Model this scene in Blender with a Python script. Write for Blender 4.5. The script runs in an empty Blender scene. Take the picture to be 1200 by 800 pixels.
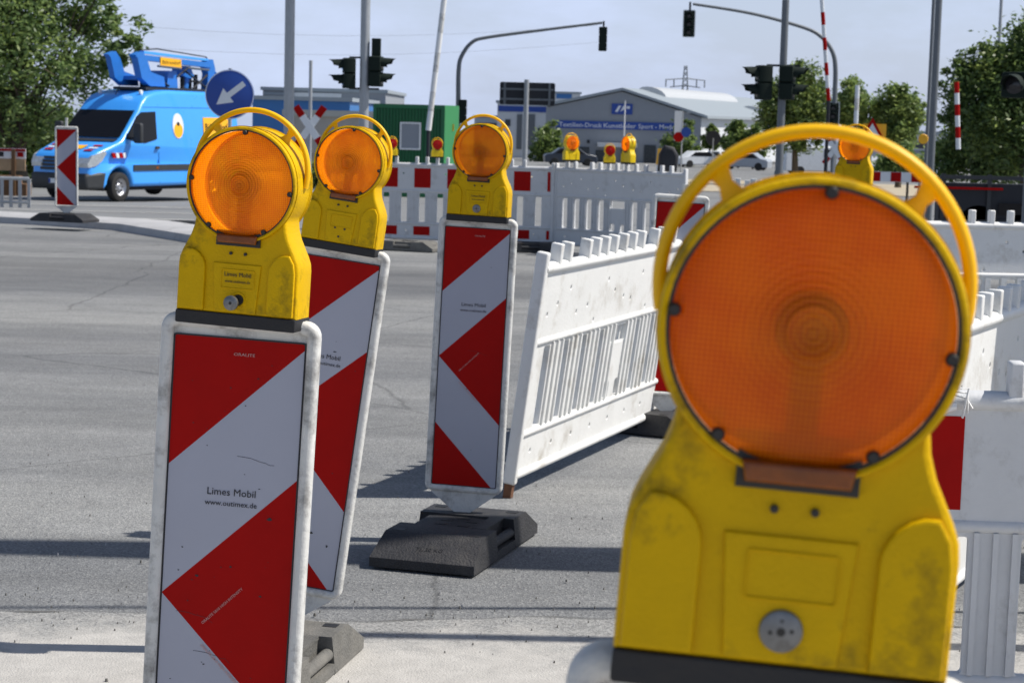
import bpy, math, random
from mathutils import Matrix, Vector
random.seed(7)
R = math.radians
sc = bpy.context.scene
col = sc.collection

# ------------------------------------------------------------------ camera
F = 2300.0; HC = 1.63; PITCH = math.atan(264/F); ROLL = 0.0254
cp, sp, cr, sr = math.cos(PITCH), math.sin(PITCH), math.cos(ROLL), math.sin(ROLL)
Rv, Uv, Fv = Vector((1,0,0)), Vector((0,sp,cp)), Vector((0,cp,-sp))
Rc = Rv*cr + Uv*sr; Uc = -Rv*sr + Uv*cr
cam_d = bpy.data.cameras.new('camera'); cam = bpy.data.objects.new('camera', cam_d); col.objects.link(cam)
M = Matrix.Identity(4)
for i in range(3):
    M[i][0] = Rc[i]; M[i][1] = Uc[i]; M[i][2] = -Fv[i]
M[2][3] = HC
cam.matrix_world = M
cam_d.sensor_width = 36; cam_d.sensor_fit = 'HORIZONTAL'; cam_d.lens = 36*F/1200
cam_d.clip_start = 0.05; cam_d.clip_end = 4000
cam_d.dof.use_dof = True; cam_d.dof.focus_distance = 4.3; cam_d.dof.aperture_fstop = 15
sc.camera = cam

# ------------------------------------------------------------------ world, sun, exposure
SUN_EL = R(51.5); SUN_AZ = R(1.2)      # azimuth measured from +X towards +Y
world = bpy.data.worlds.new('World'); sc.world = world; world.use_nodes = True
nt = world.node_tree; nt.nodes.clear()
out = nt.nodes.new('ShaderNodeOutputWorld'); bg = nt.nodes.new('ShaderNodeBackground')
sky = nt.nodes.new('ShaderNodeTexSky'); sky.sky_type = 'NISHITA'; sky.sun_disc = False
sky.sun_elevation = SUN_EL; sky.sun_rotation = math.pi/2 - SUN_AZ
sky.air_density = 1.0; sky.dust_density = 1.2; sky.ozone_density = 1.5
tc = nt.nodes.new('ShaderNodeTexCoord'); mp = nt.nodes.new('ShaderNodeMapping'); mp.inputs['Scale'].default_value = (3, 3, 9)
no = nt.nodes.new('ShaderNodeTexNoise'); no.inputs['Scale'].default_value = 2.2; no.inputs['Detail'].default_value = 7; no.inputs['Roughness'].default_value = .6
rp = nt.nodes.new('ShaderNodeValToRGB'); rp.color_ramp.elements[0].position = .42; rp.color_ramp.elements[1].position = .75
rp.color_ramp.elements[0].color = (.62,.62,.62,1); rp.color_ramp.elements[1].color = (1,1,1,1)
mx = nt.nodes.new('ShaderNodeMixRGB'); mx.inputs['Color2'].default_value = (7.2, 8.35, 11.2, 1)
L = nt.links.new
L(tc.outputs['Generated'], mp.inputs['Vector']); L(mp.outputs[0], no.inputs['Vector']); L(no.outputs['Fac'], rp.inputs[0])
sep = nt.nodes.new('ShaderNodeSeparateXYZ'); L(tc.outputs['Generated'], sep.inputs[0])
low = nt.nodes.new('ShaderNodeMapRange'); low.inputs['From Min'].default_value = .06; low.inputs['From Max'].default_value = .32
low.inputs['To Min'].default_value = 1; low.inputs['To Max'].default_value = .0; L(sep.outputs['Z'], low.inputs['Value'])
mlt = nt.nodes.new('ShaderNodeMath'); mlt.operation = 'MULTIPLY'; L(rp.outputs[0], mlt.inputs[0]); L(low.outputs[0], mlt.inputs[1])
L(mlt.outputs[0], mx.inputs['Fac']); L(sky.outputs[0], mx.inputs['Color1']); L(mx.outputs[0], bg.inputs['Color'])
bg.inputs['Strength'].default_value = 0.082; L(bg.outputs[0], out.inputs[0])
sl = bpy.data.lights.new('sun', 'SUN'); sl.energy = 4.8; sl.angle = R(.55); sl.color = (1.0, .95, .87)
sun = bpy.data.objects.new('sun', sl); col.objects.link(sun)
sd = Vector((math.cos(SUN_EL)*math.cos(SUN_AZ), math.cos(SUN_EL)*math.sin(SUN_AZ), math.sin(SUN_EL)))
sun.rotation_euler = sd.to_track_quat('Z', 'Y').to_euler()
sc.view_settings.view_transform = 'Standard'; sc.view_settings.look = 'None'
sc.view_settings.exposure = 0.16; sc.view_settings.gamma = 1; sc.view_settings.use_curve_mapping = False

# ------------------------------------------------------------------ placing helpers
def gz(Y):
    """height of the ground at distance Y: level junction, then the road falls away"""
    if Y < 26: return 0.0
    if Y < 48: return -.68*(Y-26)/22
    return -.68 - .0141*(Y-48)
def xat(px, Y, z):
    Zc = Y*cp - (z-HC)*sp; v = (Y*sp + (z-HC)*cp)/Zc
    return Zc*((px-600)/F - v*sr)/cr
def gp(px, Y, z=None):
    z = gz(Y) if z is None else z
    return Vector((xat(px, Y, z), Y, z))
def at(px, py, Y):
    d = Fv + Rc*((px-600)/F) + Uc*((400-py)/F)
    return Vector((0,0,HC)) + d*(Y/d.y)

# ------------------------------------------------------------------ materials
def mat(name, c, rough=.6, var=.12, scale=8, metal=0, bump=0, bscale=60, dirt=None, dscale=5, dlo=.55, dhi=.75, coat=0, spec=.5, stretch=None):
    m = bpy.data.materials.new(name); m.use_nodes = True; t = m.node_tree
    b = t.nodes['Principled BSDF']; N = t.nodes.new; K = t.links.new
    b.inputs['Roughness'].default_value = rough; b.inputs['Metallic'].default_value = metal
    b.inputs['Specular IOR Level'].default_value = spec; b.inputs['Coat Weight'].default_value = coat
    co = N('ShaderNodeTexCoord'); v = co.outputs['Object']
    if stretch:
        mm = N('ShaderNodeMapping'); mm.inputs['Scale'].default_value = stretch; K(v, mm.inputs['Vector']); v2 = mm.outputs[0]
    else: v2 = v
    n = N('ShaderNodeTexNoise'); n.inputs['Scale'].default_value = scale; n.inputs['Detail'].default_value = 6; n.inputs['Roughness'].default_value = .65
    K(v2, n.inputs['Vector'])
    r = N('ShaderNodeValToRGB'); e = r.color_ramp.elements
    e[0].position = .25; e[1].position = .75
    e[0].color = tuple(x*(1-var) for x in c)+(1,); e[1].color = tuple(min(1, x*(1+var)) for x in c)+(1,)
    K(n.outputs['Fac'], r.inputs[0]); last = r.outputs[0]
    if dirt:
        n2 = N('ShaderNodeTexNoise'); n2.inputs['Scale'].default_value = dscale; n2.inputs['Detail'].default_value = 9; n2.inputs['Roughness'].default_value = .72
        K(v2, n2.inputs['Vector'])
        r2 = N('ShaderNodeValToRGB'); r2.color_ramp.elements[0].position = dlo; r2.color_ramp.elements[1].position = dhi
        K(n2.outputs['Fac'], r2.inputs[0])
        mxx = N('ShaderNodeMixRGB'); K(r2.outputs[0], mxx.inputs['Fac']); K(last, mxx.inputs['Color1']); mxx.inputs['Color2'].default_value = tuple(dirt)+(1,)
        last = mxx.outputs[0]
    K(last, b.inputs['Base Color'])
    rr = N('ShaderNodeMapRange'); rr.inputs['To Min'].default_value = max(.02, rough-.1); rr.inputs['To Max'].default_value = min(1, rough+.12)
    K(n.outputs['Fac'], rr.inputs['Value']); K(rr.outputs[0], b.inputs['Roughness'])
    if bump:
        n3 = N('ShaderNodeTexNoise'); n3.inputs['Scale'].default_value = bscale; n3.inputs['Detail'].default_value = 4
        K(v, n3.inputs['Vector']); bp = N('ShaderNodeBump'); bp.inputs['Strength'].default_value = bump; bp.inputs['Distance'].default_value = .01
        K(n3.outputs['Fac'], bp.inputs['Height']); K(bp.outputs[0], b.inputs['Normal'])
    return m

def lens_mat(name, c, transp=.22, trans=.5, ridges=.5):
    m = bpy.data.materials.new(name); m.use_nodes = True; t = m.node_tree; t.nodes.clear(); N = t.nodes.new; K = t.links.new
    o = N('ShaderNodeOutputMaterial')
    co = N('ShaderNodeTexCoord'); sep = N('ShaderNodeSeparateXYZ'); K(co.outputs['Object'], sep.inputs[0])
    # fine pyramid grid and concentric rings moulded in the lens
    def mth(op, a, b=None):
        q = N('ShaderNodeMath'); q.operation = op
        for i, x in enumerate((a, b)):
            if x is None: continue
            if isinstance(x, (int, float)): q.inputs[i].default_value = x
            else: K(x, q.inputs[i])
        return q.outputs[0]
    gx = mth('SINE', mth('MULTIPLY', sep.outputs['X'], 1750)); gz_ = mth('SINE', mth('MULTIPLY', sep.outputs['Z'], 1750))
    grid = mth('MULTIPLY', mth('ADD', gx, gz_), .5)
    r2 = mth('SQRT', mth('ADD', mth('MULTIPLY', sep.outputs['X'], sep.outputs['X']), mth('MULTIPLY', sep.outputs['Z'], sep.outputs['Z'])))
    ring = mth('SINE', mth('MULTIPLY', r2, 1150))
    fade = N('ShaderNodeMapRange'); fade.inputs['From Min'].default_value = .02; fade.inputs['From Max'].default_value = .075
    fade.inputs['To Min'].default_value = 1; fade.inputs['To Max'].default_value = .12; K(r2, fade.inputs['Value'])
    h = mth('ADD', mth('MULTIPLY', grid, .9), mth('MULTIPLY', ring, fade.outputs[0]))
    bp = N('ShaderNodeBump'); bp.inputs['Strength'].default_value = ridges; bp.inputs['Distance'].default_value = .0006; K(h, bp.inputs['Height'])
    hv = N('ShaderNodeMapRange'); hv.inputs['From Min'].default_value = -1.6; hv.inputs['From Max'].default_value = 1.6; K(h, hv.inputs['Value'])
    ns = N('ShaderNodeTexNoise'); ns.inputs['Scale'].default_value = 14; ns.inputs['Detail'].default_value = 5; K(co.outputs['Object'], ns.inputs['Vector'])
    gm = mth('MULTIPLY_ADD', grid, .22); gm.node.inputs[2].default_value = .0
    rm = mth('MULTIPLY', mth('MULTIPLY', ring, fade.outputs[0]), .09)
    fc = mth('ADD', mth('ADD', gm, rm), mth('MULTIPLY_ADD', ns.outputs['Fac'], .9)); fc.node.inputs[1].default_value = 0
    nsx = mth('MULTIPLY', ns.outputs['Fac'], 1.0); fc = mth('ADD', mth('ADD', gm, rm), nsx)
    r = N('ShaderNodeValToRGB'); r.color_ramp.elements[0].position = .3; r.color_ramp.elements[1].position = .7
    r.color_ramp.elements[0].color = (c[0]*.82, c[1]*.66, c[2]*.7, 1); r.color_ramp.elements[1].color = (min(1, c[0]*1.05), c[1]*1.3, c[2], 1)
    K(fc, r.inputs[0])
    df = N('ShaderNodeBsdfDiffuse'); tl = N('ShaderNodeBsdfTranslucent'); tp = N('ShaderNodeBsdfTransparent'); gl = N('ShaderNodeBsdfGlossy')
    K(r.outputs[0], df.inputs['Color']); K(r.outputs[0], tl.inputs['Color'])
    tp.inputs['Color'].default_value = (1.0, c[1]*1.6, c[2], 1)
    gl.inputs['Roughness'].default_value = .3
    for s in (df, tl, gl): K(bp.outputs[0], s.inputs['Normal'])
    m1 = N('ShaderNodeMixShader'); m1.inputs[0].default_value = trans; K(df.outputs[0], m1.inputs[1]); K(tl.outputs[0], m1.inputs[2])
    m2 = N('ShaderNodeMixShader'); m2.inputs[0].default_value = transp; K(m1.outputs[0], m2.inputs[1]); K(tp.outputs[0], m2.inputs[2])
    m3 = N('ShaderNodeMixShader'); m3.inputs[0].default_value = .02; K(m2.outputs[0], m3.inputs[1]); K(gl.outputs[0], m3.inputs[2])
    K(m3.outputs[0], o.inputs[0])
    return m

def leaf_mat(name, c, tr=.55):
    m = bpy.data.materials.new(name); m.use_nodes = True; t = m.node_tree; t.nodes.clear(); N = t.nodes.new; K = t.links.new
    o = N('ShaderNodeOutputMaterial'); co = N('ShaderNodeTexCoord'); n = N('ShaderNodeTexNoise'); n.inputs['Scale'].default_value = 1.6; n.inputs['Detail'].default_value = 6
    K(co.outputs['Object'], n.inputs['Vector']); r = N('ShaderNodeValToRGB'); e = r.color_ramp.elements
    e[0].position = .3; e[1].position = .7; e[0].color = (c[0]*.6, c[1]*.68, c[2]*.7, 1); e[1].color = (c[0]*1.5, c[1]*1.3, c[2]*1.2, 1)
    K(n.outputs['Fac'], r.inputs[0])
    d = N('ShaderNodeBsdfPrincipled'); d.inputs['Roughness'].default_value = .45; tl = N('ShaderNodeBsdfTranslucent')
    K(r.outputs[0], d.inputs['Base Color']); K(r.outputs[0], tl.inputs['Color'])
    mm = N('ShaderNodeMixShader'); mm.inputs[0].default_value = tr; K(d.outputs[0], mm.inputs[1]); K(tl.outputs[0], mm.inputs[2]); K(mm.outputs[0], o.inputs[0])
    return m

MT = {}
MT['yellow'] = mat('yellow_plastic', (.66,.40,.0), .5, .10, 10, spec=.14, bump=.15, bscale=260, dirt=(.11,.08,.012), dscale=9, dlo=.53, dhi=.73)
MT['yellow2'] = mat('yellow_plastic_clean', (.86,.60,.0), .42, .05, 10)
MT['ring'] = mat('yellow_handle', (.88,.48,.0), .42, .08, 14, spec=.3, dirt=(.4,.25,.02), dscale=20, dlo=.64, dhi=.8)
MT['amber'] = lens_mat('amber_lens', (1.0,.265,.0), transp=.25, trans=.72, ridges=.9)
MT['amber_dark'] = lens_mat('amber_lens_deep', (.86,.20,.0), transp=.17, trans=.5)
def added_glow(name, st):
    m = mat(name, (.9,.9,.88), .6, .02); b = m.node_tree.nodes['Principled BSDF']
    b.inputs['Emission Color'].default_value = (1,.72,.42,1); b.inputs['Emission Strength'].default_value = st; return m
MT['reflector_added_glow'] = added_glow('lamp_reflector_glowing', 1.25); MT['reflector_added_faint'] = added_glow('lamp_reflector_faint', .36)  # glow added inside the amber lamps, standing in for sun in the lenses
MT['inner_white'] = mat('inner_white', (.9,.9,.88), .6, .02)
MT['amber_tab'] = mat('amber_tab', (.20,.045,.0), .18, .5, 30)
MT['amber_back'] = lens_mat('amber_lens_back', (1.0,.55,.03), transp=.9, trans=.8)
MT['red_lens'] = lens_mat('red_lens', (.6,.012,.01))
MT['black'] = mat('black_rubber', (.012,.012,.014), .6, .2, 20, bump=.2)
MT['screw'] = mat('dark_screw', (.02,.018,.016), .5)
MT['steel'] = mat('scratched_steel', (.20,.205,.21), .38, .3, 60, metal=.8, dirt=(.08,.07,.06), dscale=40)
MT['galv'] = mat('galvanised_steel', (.36,.38,.40), .5, .18, 6, metal=.35, stretch=(6,6,1))
MT['dark_galv'] = mat('weathered_pole', (.15,.165,.18), .55, .2, 6, metal=.3, stretch=(6,6,1))
MT['frame'] = mat('white_plastic_frame', (.62,.62,.60), .5, .1, 14, bump=.2, bscale=90, dirt=(.13,.12,.11), dscale=11, dlo=.50, dhi=.74)
MT['sheet_white'] = mat('reflective_white', (.39,.405,.48), .45, .03, 5, spec=.3, dirt=(.30,.30,.30), dscale=26, dlo=.68, dhi=.76)
MT['sheet_red'] = mat('reflective_red', (.37,.004,.003), .55, .10, 6, spec=.10, dirt=(.16,.01,.01), dscale=22, dlo=.66, dhi=.78)
MT['ink'] = mat('black_ink', (.015,.015,.02), .6)
MT['pale_ink'] = mat('pale_print', (.55,.3,.28), .6)
MT['barrier'] = mat('white_barrier_plastic', (.80,.80,.78), .42, .04, 6, bump=.12, bscale=70, dirt=(.42,.38,.31), dscale=5, dlo=.52, dhi=.80)
MT['barrier_grey'] = mat('grey_barrier_plastic', (.60,.61,.62), .5, .05, 6, bump=.15, bscale=70, dirt=(.30,.29,.27), dscale=7, dlo=.55, dhi=.85)  # greyer and darker than the white barrier plastic
MT['hole'] = mat('hole_shadowed_plastic', (.16,.16,.16), .8)
MT['rubber'] = mat('recycled_rubber', (.024,.024,.027), .66, .35, 16, bump=.5, bscale=120, dirt=(.075,.07,.065), dscale=7, dlo=.5, dhi=.85)
MT['rubber_dusty'] = mat('dusty_rubber', (.12,.118,.11), .85, .3, 16, bump=.5, bscale=120, dirt=(.2,.19,.17), dscale=9, dlo=.4, dhi=.8)
MT['rust'] = mat('rusty_post', (.16,.07,.035), .8, .4, 30, bump=.4)
MT['van'] = mat('light_blue_paint', (.05,.36,.98), .3, .03, 3, coat=.5)
MT['blue_metal'] = mat('blue_lift_paint', (.02,.17,.56), .4, .1, 8)
MT['glass'] = mat('dark_glass', (.008,.008,.010), .12, .1, 4, spec=.25)
MT['bumper'] = mat('charcoal_plastic', (.03,.033,.037), .55)
MT['tyre'] = mat('tyre_rubber', (.018,.018,.018), .8)
MT['chrome'] = mat('silver_wheel', (.5,.5,.52), .3, metal=.8)
MT['head'] = mat('headlight_glass', (.55,.6,.65), .1, .3, 12, metal=.5)
MT['orange_panel'] = mat('yellow_orange_panel', (.9,.45,.01), .5, .04)
MT['sign_blue'] = mat('sign_blue', (.012,.06,.32), .4, .05)
MT['sign_white'] = mat('sign_white', (.72,.75,.78), .45, .04)
MT['signal'] = mat('signal_housing', (.008,.016,.012), .75, .2, spec=.25)
MT['signal_lens'] = mat('unlit_signal_lens', (.03,.03,.035), .15)
MT['white_paint'] = mat('white_paint', (.75,.75,.74), .6, .05)
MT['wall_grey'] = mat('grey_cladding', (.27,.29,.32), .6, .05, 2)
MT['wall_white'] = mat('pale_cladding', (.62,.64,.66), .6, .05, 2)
MT['roof_grey'] = mat('pale_roof_sheet', (.30,.34,.37), .5, .06, 2)
MT['roof_pale'] = mat('pale_skylight', (.46,.48,.50), .5)
MT['dark_win'] = mat('dark_windows', (.03,.04,.05), .25)
MT['blue_clad'] = mat('blue_cladding', (.035,.16,.42), .5, .05, 1)
MT['green'] = mat('green_container_paint', (.01,.13,.045), .5, .1, 2)
MT['green_lit'] = mat('green_container_sunlit', (.02,.21,.06), .5, .1, 2)  # container green lightened so the end wall looks sunlit
MT['brown'] = mat('brown_wood', (.17,.09,.04), .8, .25, 5)
MT['timber'] = mat('pale_timber', (.45,.30,.17), .8, .2, 5)
MT['bark'] = mat('bark', (.09,.07,.05), .9, .3, 8, bump=.5)
MT['leaf'] = leaf_mat('leaf_green', (.19,.29,.11))
MT['leaf_mid'] = leaf_mat('leaf_mid', (.24,.34,.10))
MT['leaf_dark'] = leaf_mat('leaf_dark', (.09,.15,.045), .4)
MT['grass'] = leaf_mat('grass_green', (.12,.17,.04))
MT['concrete'] = mat('pale_concrete', (.45,.435,.41), .9, .14, 12, bump=.5, bscale=160, dirt=(.25,.24,.22), dscale=30, dlo=.6, dhi=.75)
MT['kerb'] = mat('kerb_stone', (.42,.42,.43), .85, .12, 3, bump=.4, bscale=60, dirt=(.2,.2,.2), dscale=4)
MT['tan'] = mat('tan_gravel', (.42,.36,.26), .95, .15, 2)
MT['dark'] = mat('dark_steel', (.016,.018,.024), .7, .3)
MT['car_white'] = mat('white_car_paint', (.7,.72,.74), .3)
MT['car_silver'] = mat('silver_car_paint', (.35,.38,.42), .3)
MT['car_dark'] = mat('dark_car_paint', (.03,.04,.06), .3)

# ------------------------------------------------------------------ mesh helpers
class MB:
    def __init__(s): s.v = []; s.f = []; s.mi = []; s.cur = 0
    def add(s, vs, fs):
        b = len(s.v); s.v += [tuple(x) for x in vs]
        for f in fs: s.f.append([b+i for i in f]); s.mi.append(s.cur)
        return s
    def box(s, x0, x1, y0, y1, z0, z1, ch=0):
        if ch:
            c = ch
            return s.prism([(x0+c,y0),(x1-c,y0),(x1,y0+c),(x1,y1-c),(x1-c,y1),(x0+c,y1),(x0,y1-c),(x0,y0+c)], z0, z1)
        vs = [(x0,y0,z0),(x1,y0,z0),(x1,y1,z0),(x0,y1,z0),(x0,y0,z1),(x1,y0,z1),(x1,y1,z1),(x0,y1,z1)]
        return s.add(vs, [(3,2,1,0),(4,5,6,7),(0,1,5,4),(1,2,6,5),(2,3,7,6),(3,0,4,7)])
    def prism(s, poly, z0, z1, m=None):
        n = len(poly); vs = [(x,y,z0) for x,y in poly] + [(x,y,z1) for x,y in poly]
        if m: vs = [m @ Vector(v) for v in vs]
        return s.add(vs, [tuple(range(n))[::-1], tuple(range(n,2*n))] + [(i,(i+1)%n,n+(i+1)%n,n+i) for i in range(n)])
    def slab(s, poly, y0, y1):
        """polygon in x,z extruded along y"""
        n = len(poly); vs = [(x,y0,z) for x,z in poly] + [(x,y1,z) for x,z in poly]
        return s.add(vs, [tuple(range(n)), tuple(range(n,2*n))[::-1]] + [((i+1)%n,i,n+i,n+(i+1)%n) for i in range(n)])
    def tube(s, p0, p1, r0, r1=None, n=12, cap=True):
        r1 = r0 if r1 is None else r1; p0 = Vector(p0); p1 = Vector(p1); d = (p1-p0).normalized()
        a = d.orthogonal().normalized(); b = d.cross(a); vs = []
        for p, r in ((p0,r0),(p1,r1)):
            for i in range(n):
                t = 2*math.pi*i/n; vs.append(p + (a*math.cos(t)+b*math.sin(t))*r)
        fs = [(i,(i+1)%n,n+(i+1)%n,n+i) for i in range(n)]
        if cap: fs += [tuple(range(n))[::-1], tuple(range(n,2*n))]
        return s.add(vs, fs)
    def path(s, pts, r, n=10, sx=1.0, closed=False, up=(0,1,0)):
        """tube along points; section stretched sx along 'up'"""
        pts = [Vector(p) for p in pts]; m = len(pts); vs = []; up = Vector(up)
        for k, p in enumerate(pts):
            a = pts[(k-1)%m] if (closed or k > 0) else p; b = pts[(k+1)%m] if (closed or k < m-1) else p
            d = (b-a).normalized(); u = (up - d*up.dot(d))
            u = u.normalized() if u.length > 1e-4 else d.orthogonal().normalized(); w = d.cross(u)
            rr = r[k] if isinstance(r, (list, tuple)) else r
            for i in range(n):
                t = 2*math.pi*i/n; vs.append(p + u*math.cos(t)*rr*sx + w*math.sin(t)*rr)
        fs = []; K = m if closed else m-1
        for k in range(K):
            for i in range(n):
                a = k*n+i; b = k*n+(i+1)%n; c = ((k+1)%m)*n+(i+1)%n; d = ((k+1)%m)*n+i; fs.append((a,b,c,d))
        if not closed: fs += [tuple(range(n))[::-1], tuple(range((m-1)*n, m*n))]
        return s.add(vs, fs)
    def lathe(s, prof, n=48, c=(0,0,0), arc=None):
        """profile (r, y) turned about the y axis through c (x,z)"""
        vs = []; m = len(prof)
        for i in range(n):
            t = 2*math.pi*i/n
            for r, y in prof: vs.append((c[0]+r*math.cos(t), c[1]+y, c[2]+r*math.sin(t)))
        fs = []
        for i in range(n):
            j = (i+1) % n
            for k in range(m-1): fs.append((i*m+k, i*m+k+1, j*m+k+1, j*m+k))
        return s.add(vs, fs)
    def merge(s, me, mi=None):
        b = len(s.v); s.v += [tuple(v.co) for v in me.vertices]
        for p in me.polygons: s.f.append([b+i for i in p.vertices]); s.mi.append(s.cur if mi is None else mi)
        return s
    def xf(s, m):
        s.v = [tuple(m @ Vector(v)) for v in s.v]; return s
    def mesh(s, name, mats, smooth=None):
        me = bpy.data.meshes.new(name); me.from_pydata(s.v, [], s.f)
        for m in mats: me.materials.append(MT[m] if isinstance(m, str) else m)
        me.polygons.foreach_set('material_index', s.mi)
        me.validate(); me.update()
        if smooth:
            me.polygons.foreach_set('use_smooth', [True]*len(me.polygons))
            me.set_sharp_from_angle(angle=R(smooth))
        return me
    def build(s, name, mats, parent=None, smooth=35):
        if isinstance(mats, str): mats = [mats]
        o = bpy.data.objects.new(name, s.mesh(name, mats, smooth)); col.objects.link(o)
        if parent: o.parent = parent
        return o

def rrect(x0, z0, x1, z1, r, n=5):
    P = []
    for cx, cz, a in ((x1-r,z0+r,-90),(x1-r,z1-r,0),(x0+r,z1-r,90),(x0+r,z0+r,180)):
        for i in range(n+1):
            t = R(a+90*i/n); P.append((cx+r*math.cos(t), cz+r*math.sin(t)))
    return P
def circ(cx, cz, r, n=24): return [(cx+r*math.cos(2*math.pi*i/n), cz+r*math.sin(2*math.pi*i/n)) for i in range(n)]

def plate(outline, holes, y0, y1, bevel=0, bres=1):
    """flat plate with holes, in x,z, between y0 and y1, as a mesh (front faces -y)"""
    cu = bpy.data.curves.new('tmp', 'CURVE'); cu.dimensions = '2D'; cu.fill_mode = 'BOTH'
    for P in [outline]+list(holes):
        s = cu.splines.new('POLY'); s.points.add(len(P)-1)
        for p, (x, z) in zip(s.points, P): p.co = (x, z, 0, 1)
        s.use_cyclic_u = True
    h = (y1-y0)/2; cu.extrude = max(h-bevel, 0.0001); cu.bevel_depth = bevel; cu.bevel_resolution = bres; cu.offset = -bevel
    o = bpy.data.objects.new('tmp', cu); col.objects.link(o)
    bpy.context.view_layer.update()
    me = bpy.data.meshes.new_from_object(o.evaluated_get(bpy.context.evaluated_depsgraph_get()))
    bpy.data.objects.remove(o); bpy.data.curves.remove(cu)
    me.transform(Matrix.Translation((0,(y0+y1)/2,0)) @ Matrix.Rotation(R(90),4,'X'))
    return me
def text_mesh(txt, size, align='CENTER'):
    cu = bpy.data.curves.new('tmp', 'FONT'); cu.body = txt; cu.size = size; cu.align_x = align; cu.resolution_u = 2; cu.extrude = .0002
    o = bpy.data.objects.new('tmp', cu); col.objects.link(o); bpy.context.view_layer.update()
    me = bpy.data.meshes.new_from_object(o.evaluated_get(bpy.context.evaluated_depsgraph_get()))
    bpy.data.objects.remove(o); bpy.data.curves.remove(cu)
    me.transform(Matrix.Rotation(R(90),4,'X'))
    return me
def put_text(name, txt, size, x, y, z, parent, m='ink', rot=0, sx=1):
    me = text_mesh(txt, size)
    mb = MB().merge(me).xf(Matrix.Translation((x,y,z)) @ Matrix.Rotation(rot,4,'Y') @ Matrix.Scale(sx,4,(1,0,0)))
    return mb.build(name, m, parent, smooth=None)

def tag(o, label=None, cat=None, group=None, kind=None):
    if label: o['label'] = label
    if cat: o['category'] = cat
    if group: o['group'] = group
    if kind: o['kind'] = kind
    return o
def empty(name, label, cat, loc=(0,0,0), rz=0, group=None):
    o = bpy.data.objects.new(name, None); col.objects.link(o); o.empty_display_size = .1
    o.location = loc; o.rotation_euler = (0,0,rz)
    return tag(o, label, cat, group)
KIDS = {}
def copy_tree(o, parent=None):
    c = o.copy(); col.objects.link(c); c.parent = parent
    if parent is None:
        for k in ('label','group'):
            if k in c: del c[k]
    for ch in [x for x in col.objects if x.parent == o]: copy_tree(ch, c)
    return c
def lean_matrix(base, yaw, leanx, leany=0):
    return Matrix.Translation(base) @ Matrix.Rotation(leanx,4,'Y') @ Matrix.Rotation(leany,4,'X') @ Matrix.Rotation(yaw,4,'Z')

# ================================================================== SETTING
def sheet_mesh(name, xs, ys, zoff, m, parent=None):
    vs = []; fs = []
    for y in ys:
        for x in xs: vs.append((x, y, gz(y)+zoff))
    n = len(xs)
    for j in range(len(ys)-1):
        for i in range(n-1): fs.append((j*n+i, j*n+i+1, (j+1)*n+i+1, (j+1)*n+i))
    o = MB().add(vs, fs).build(name, m, parent, smooth=None); return o

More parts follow.
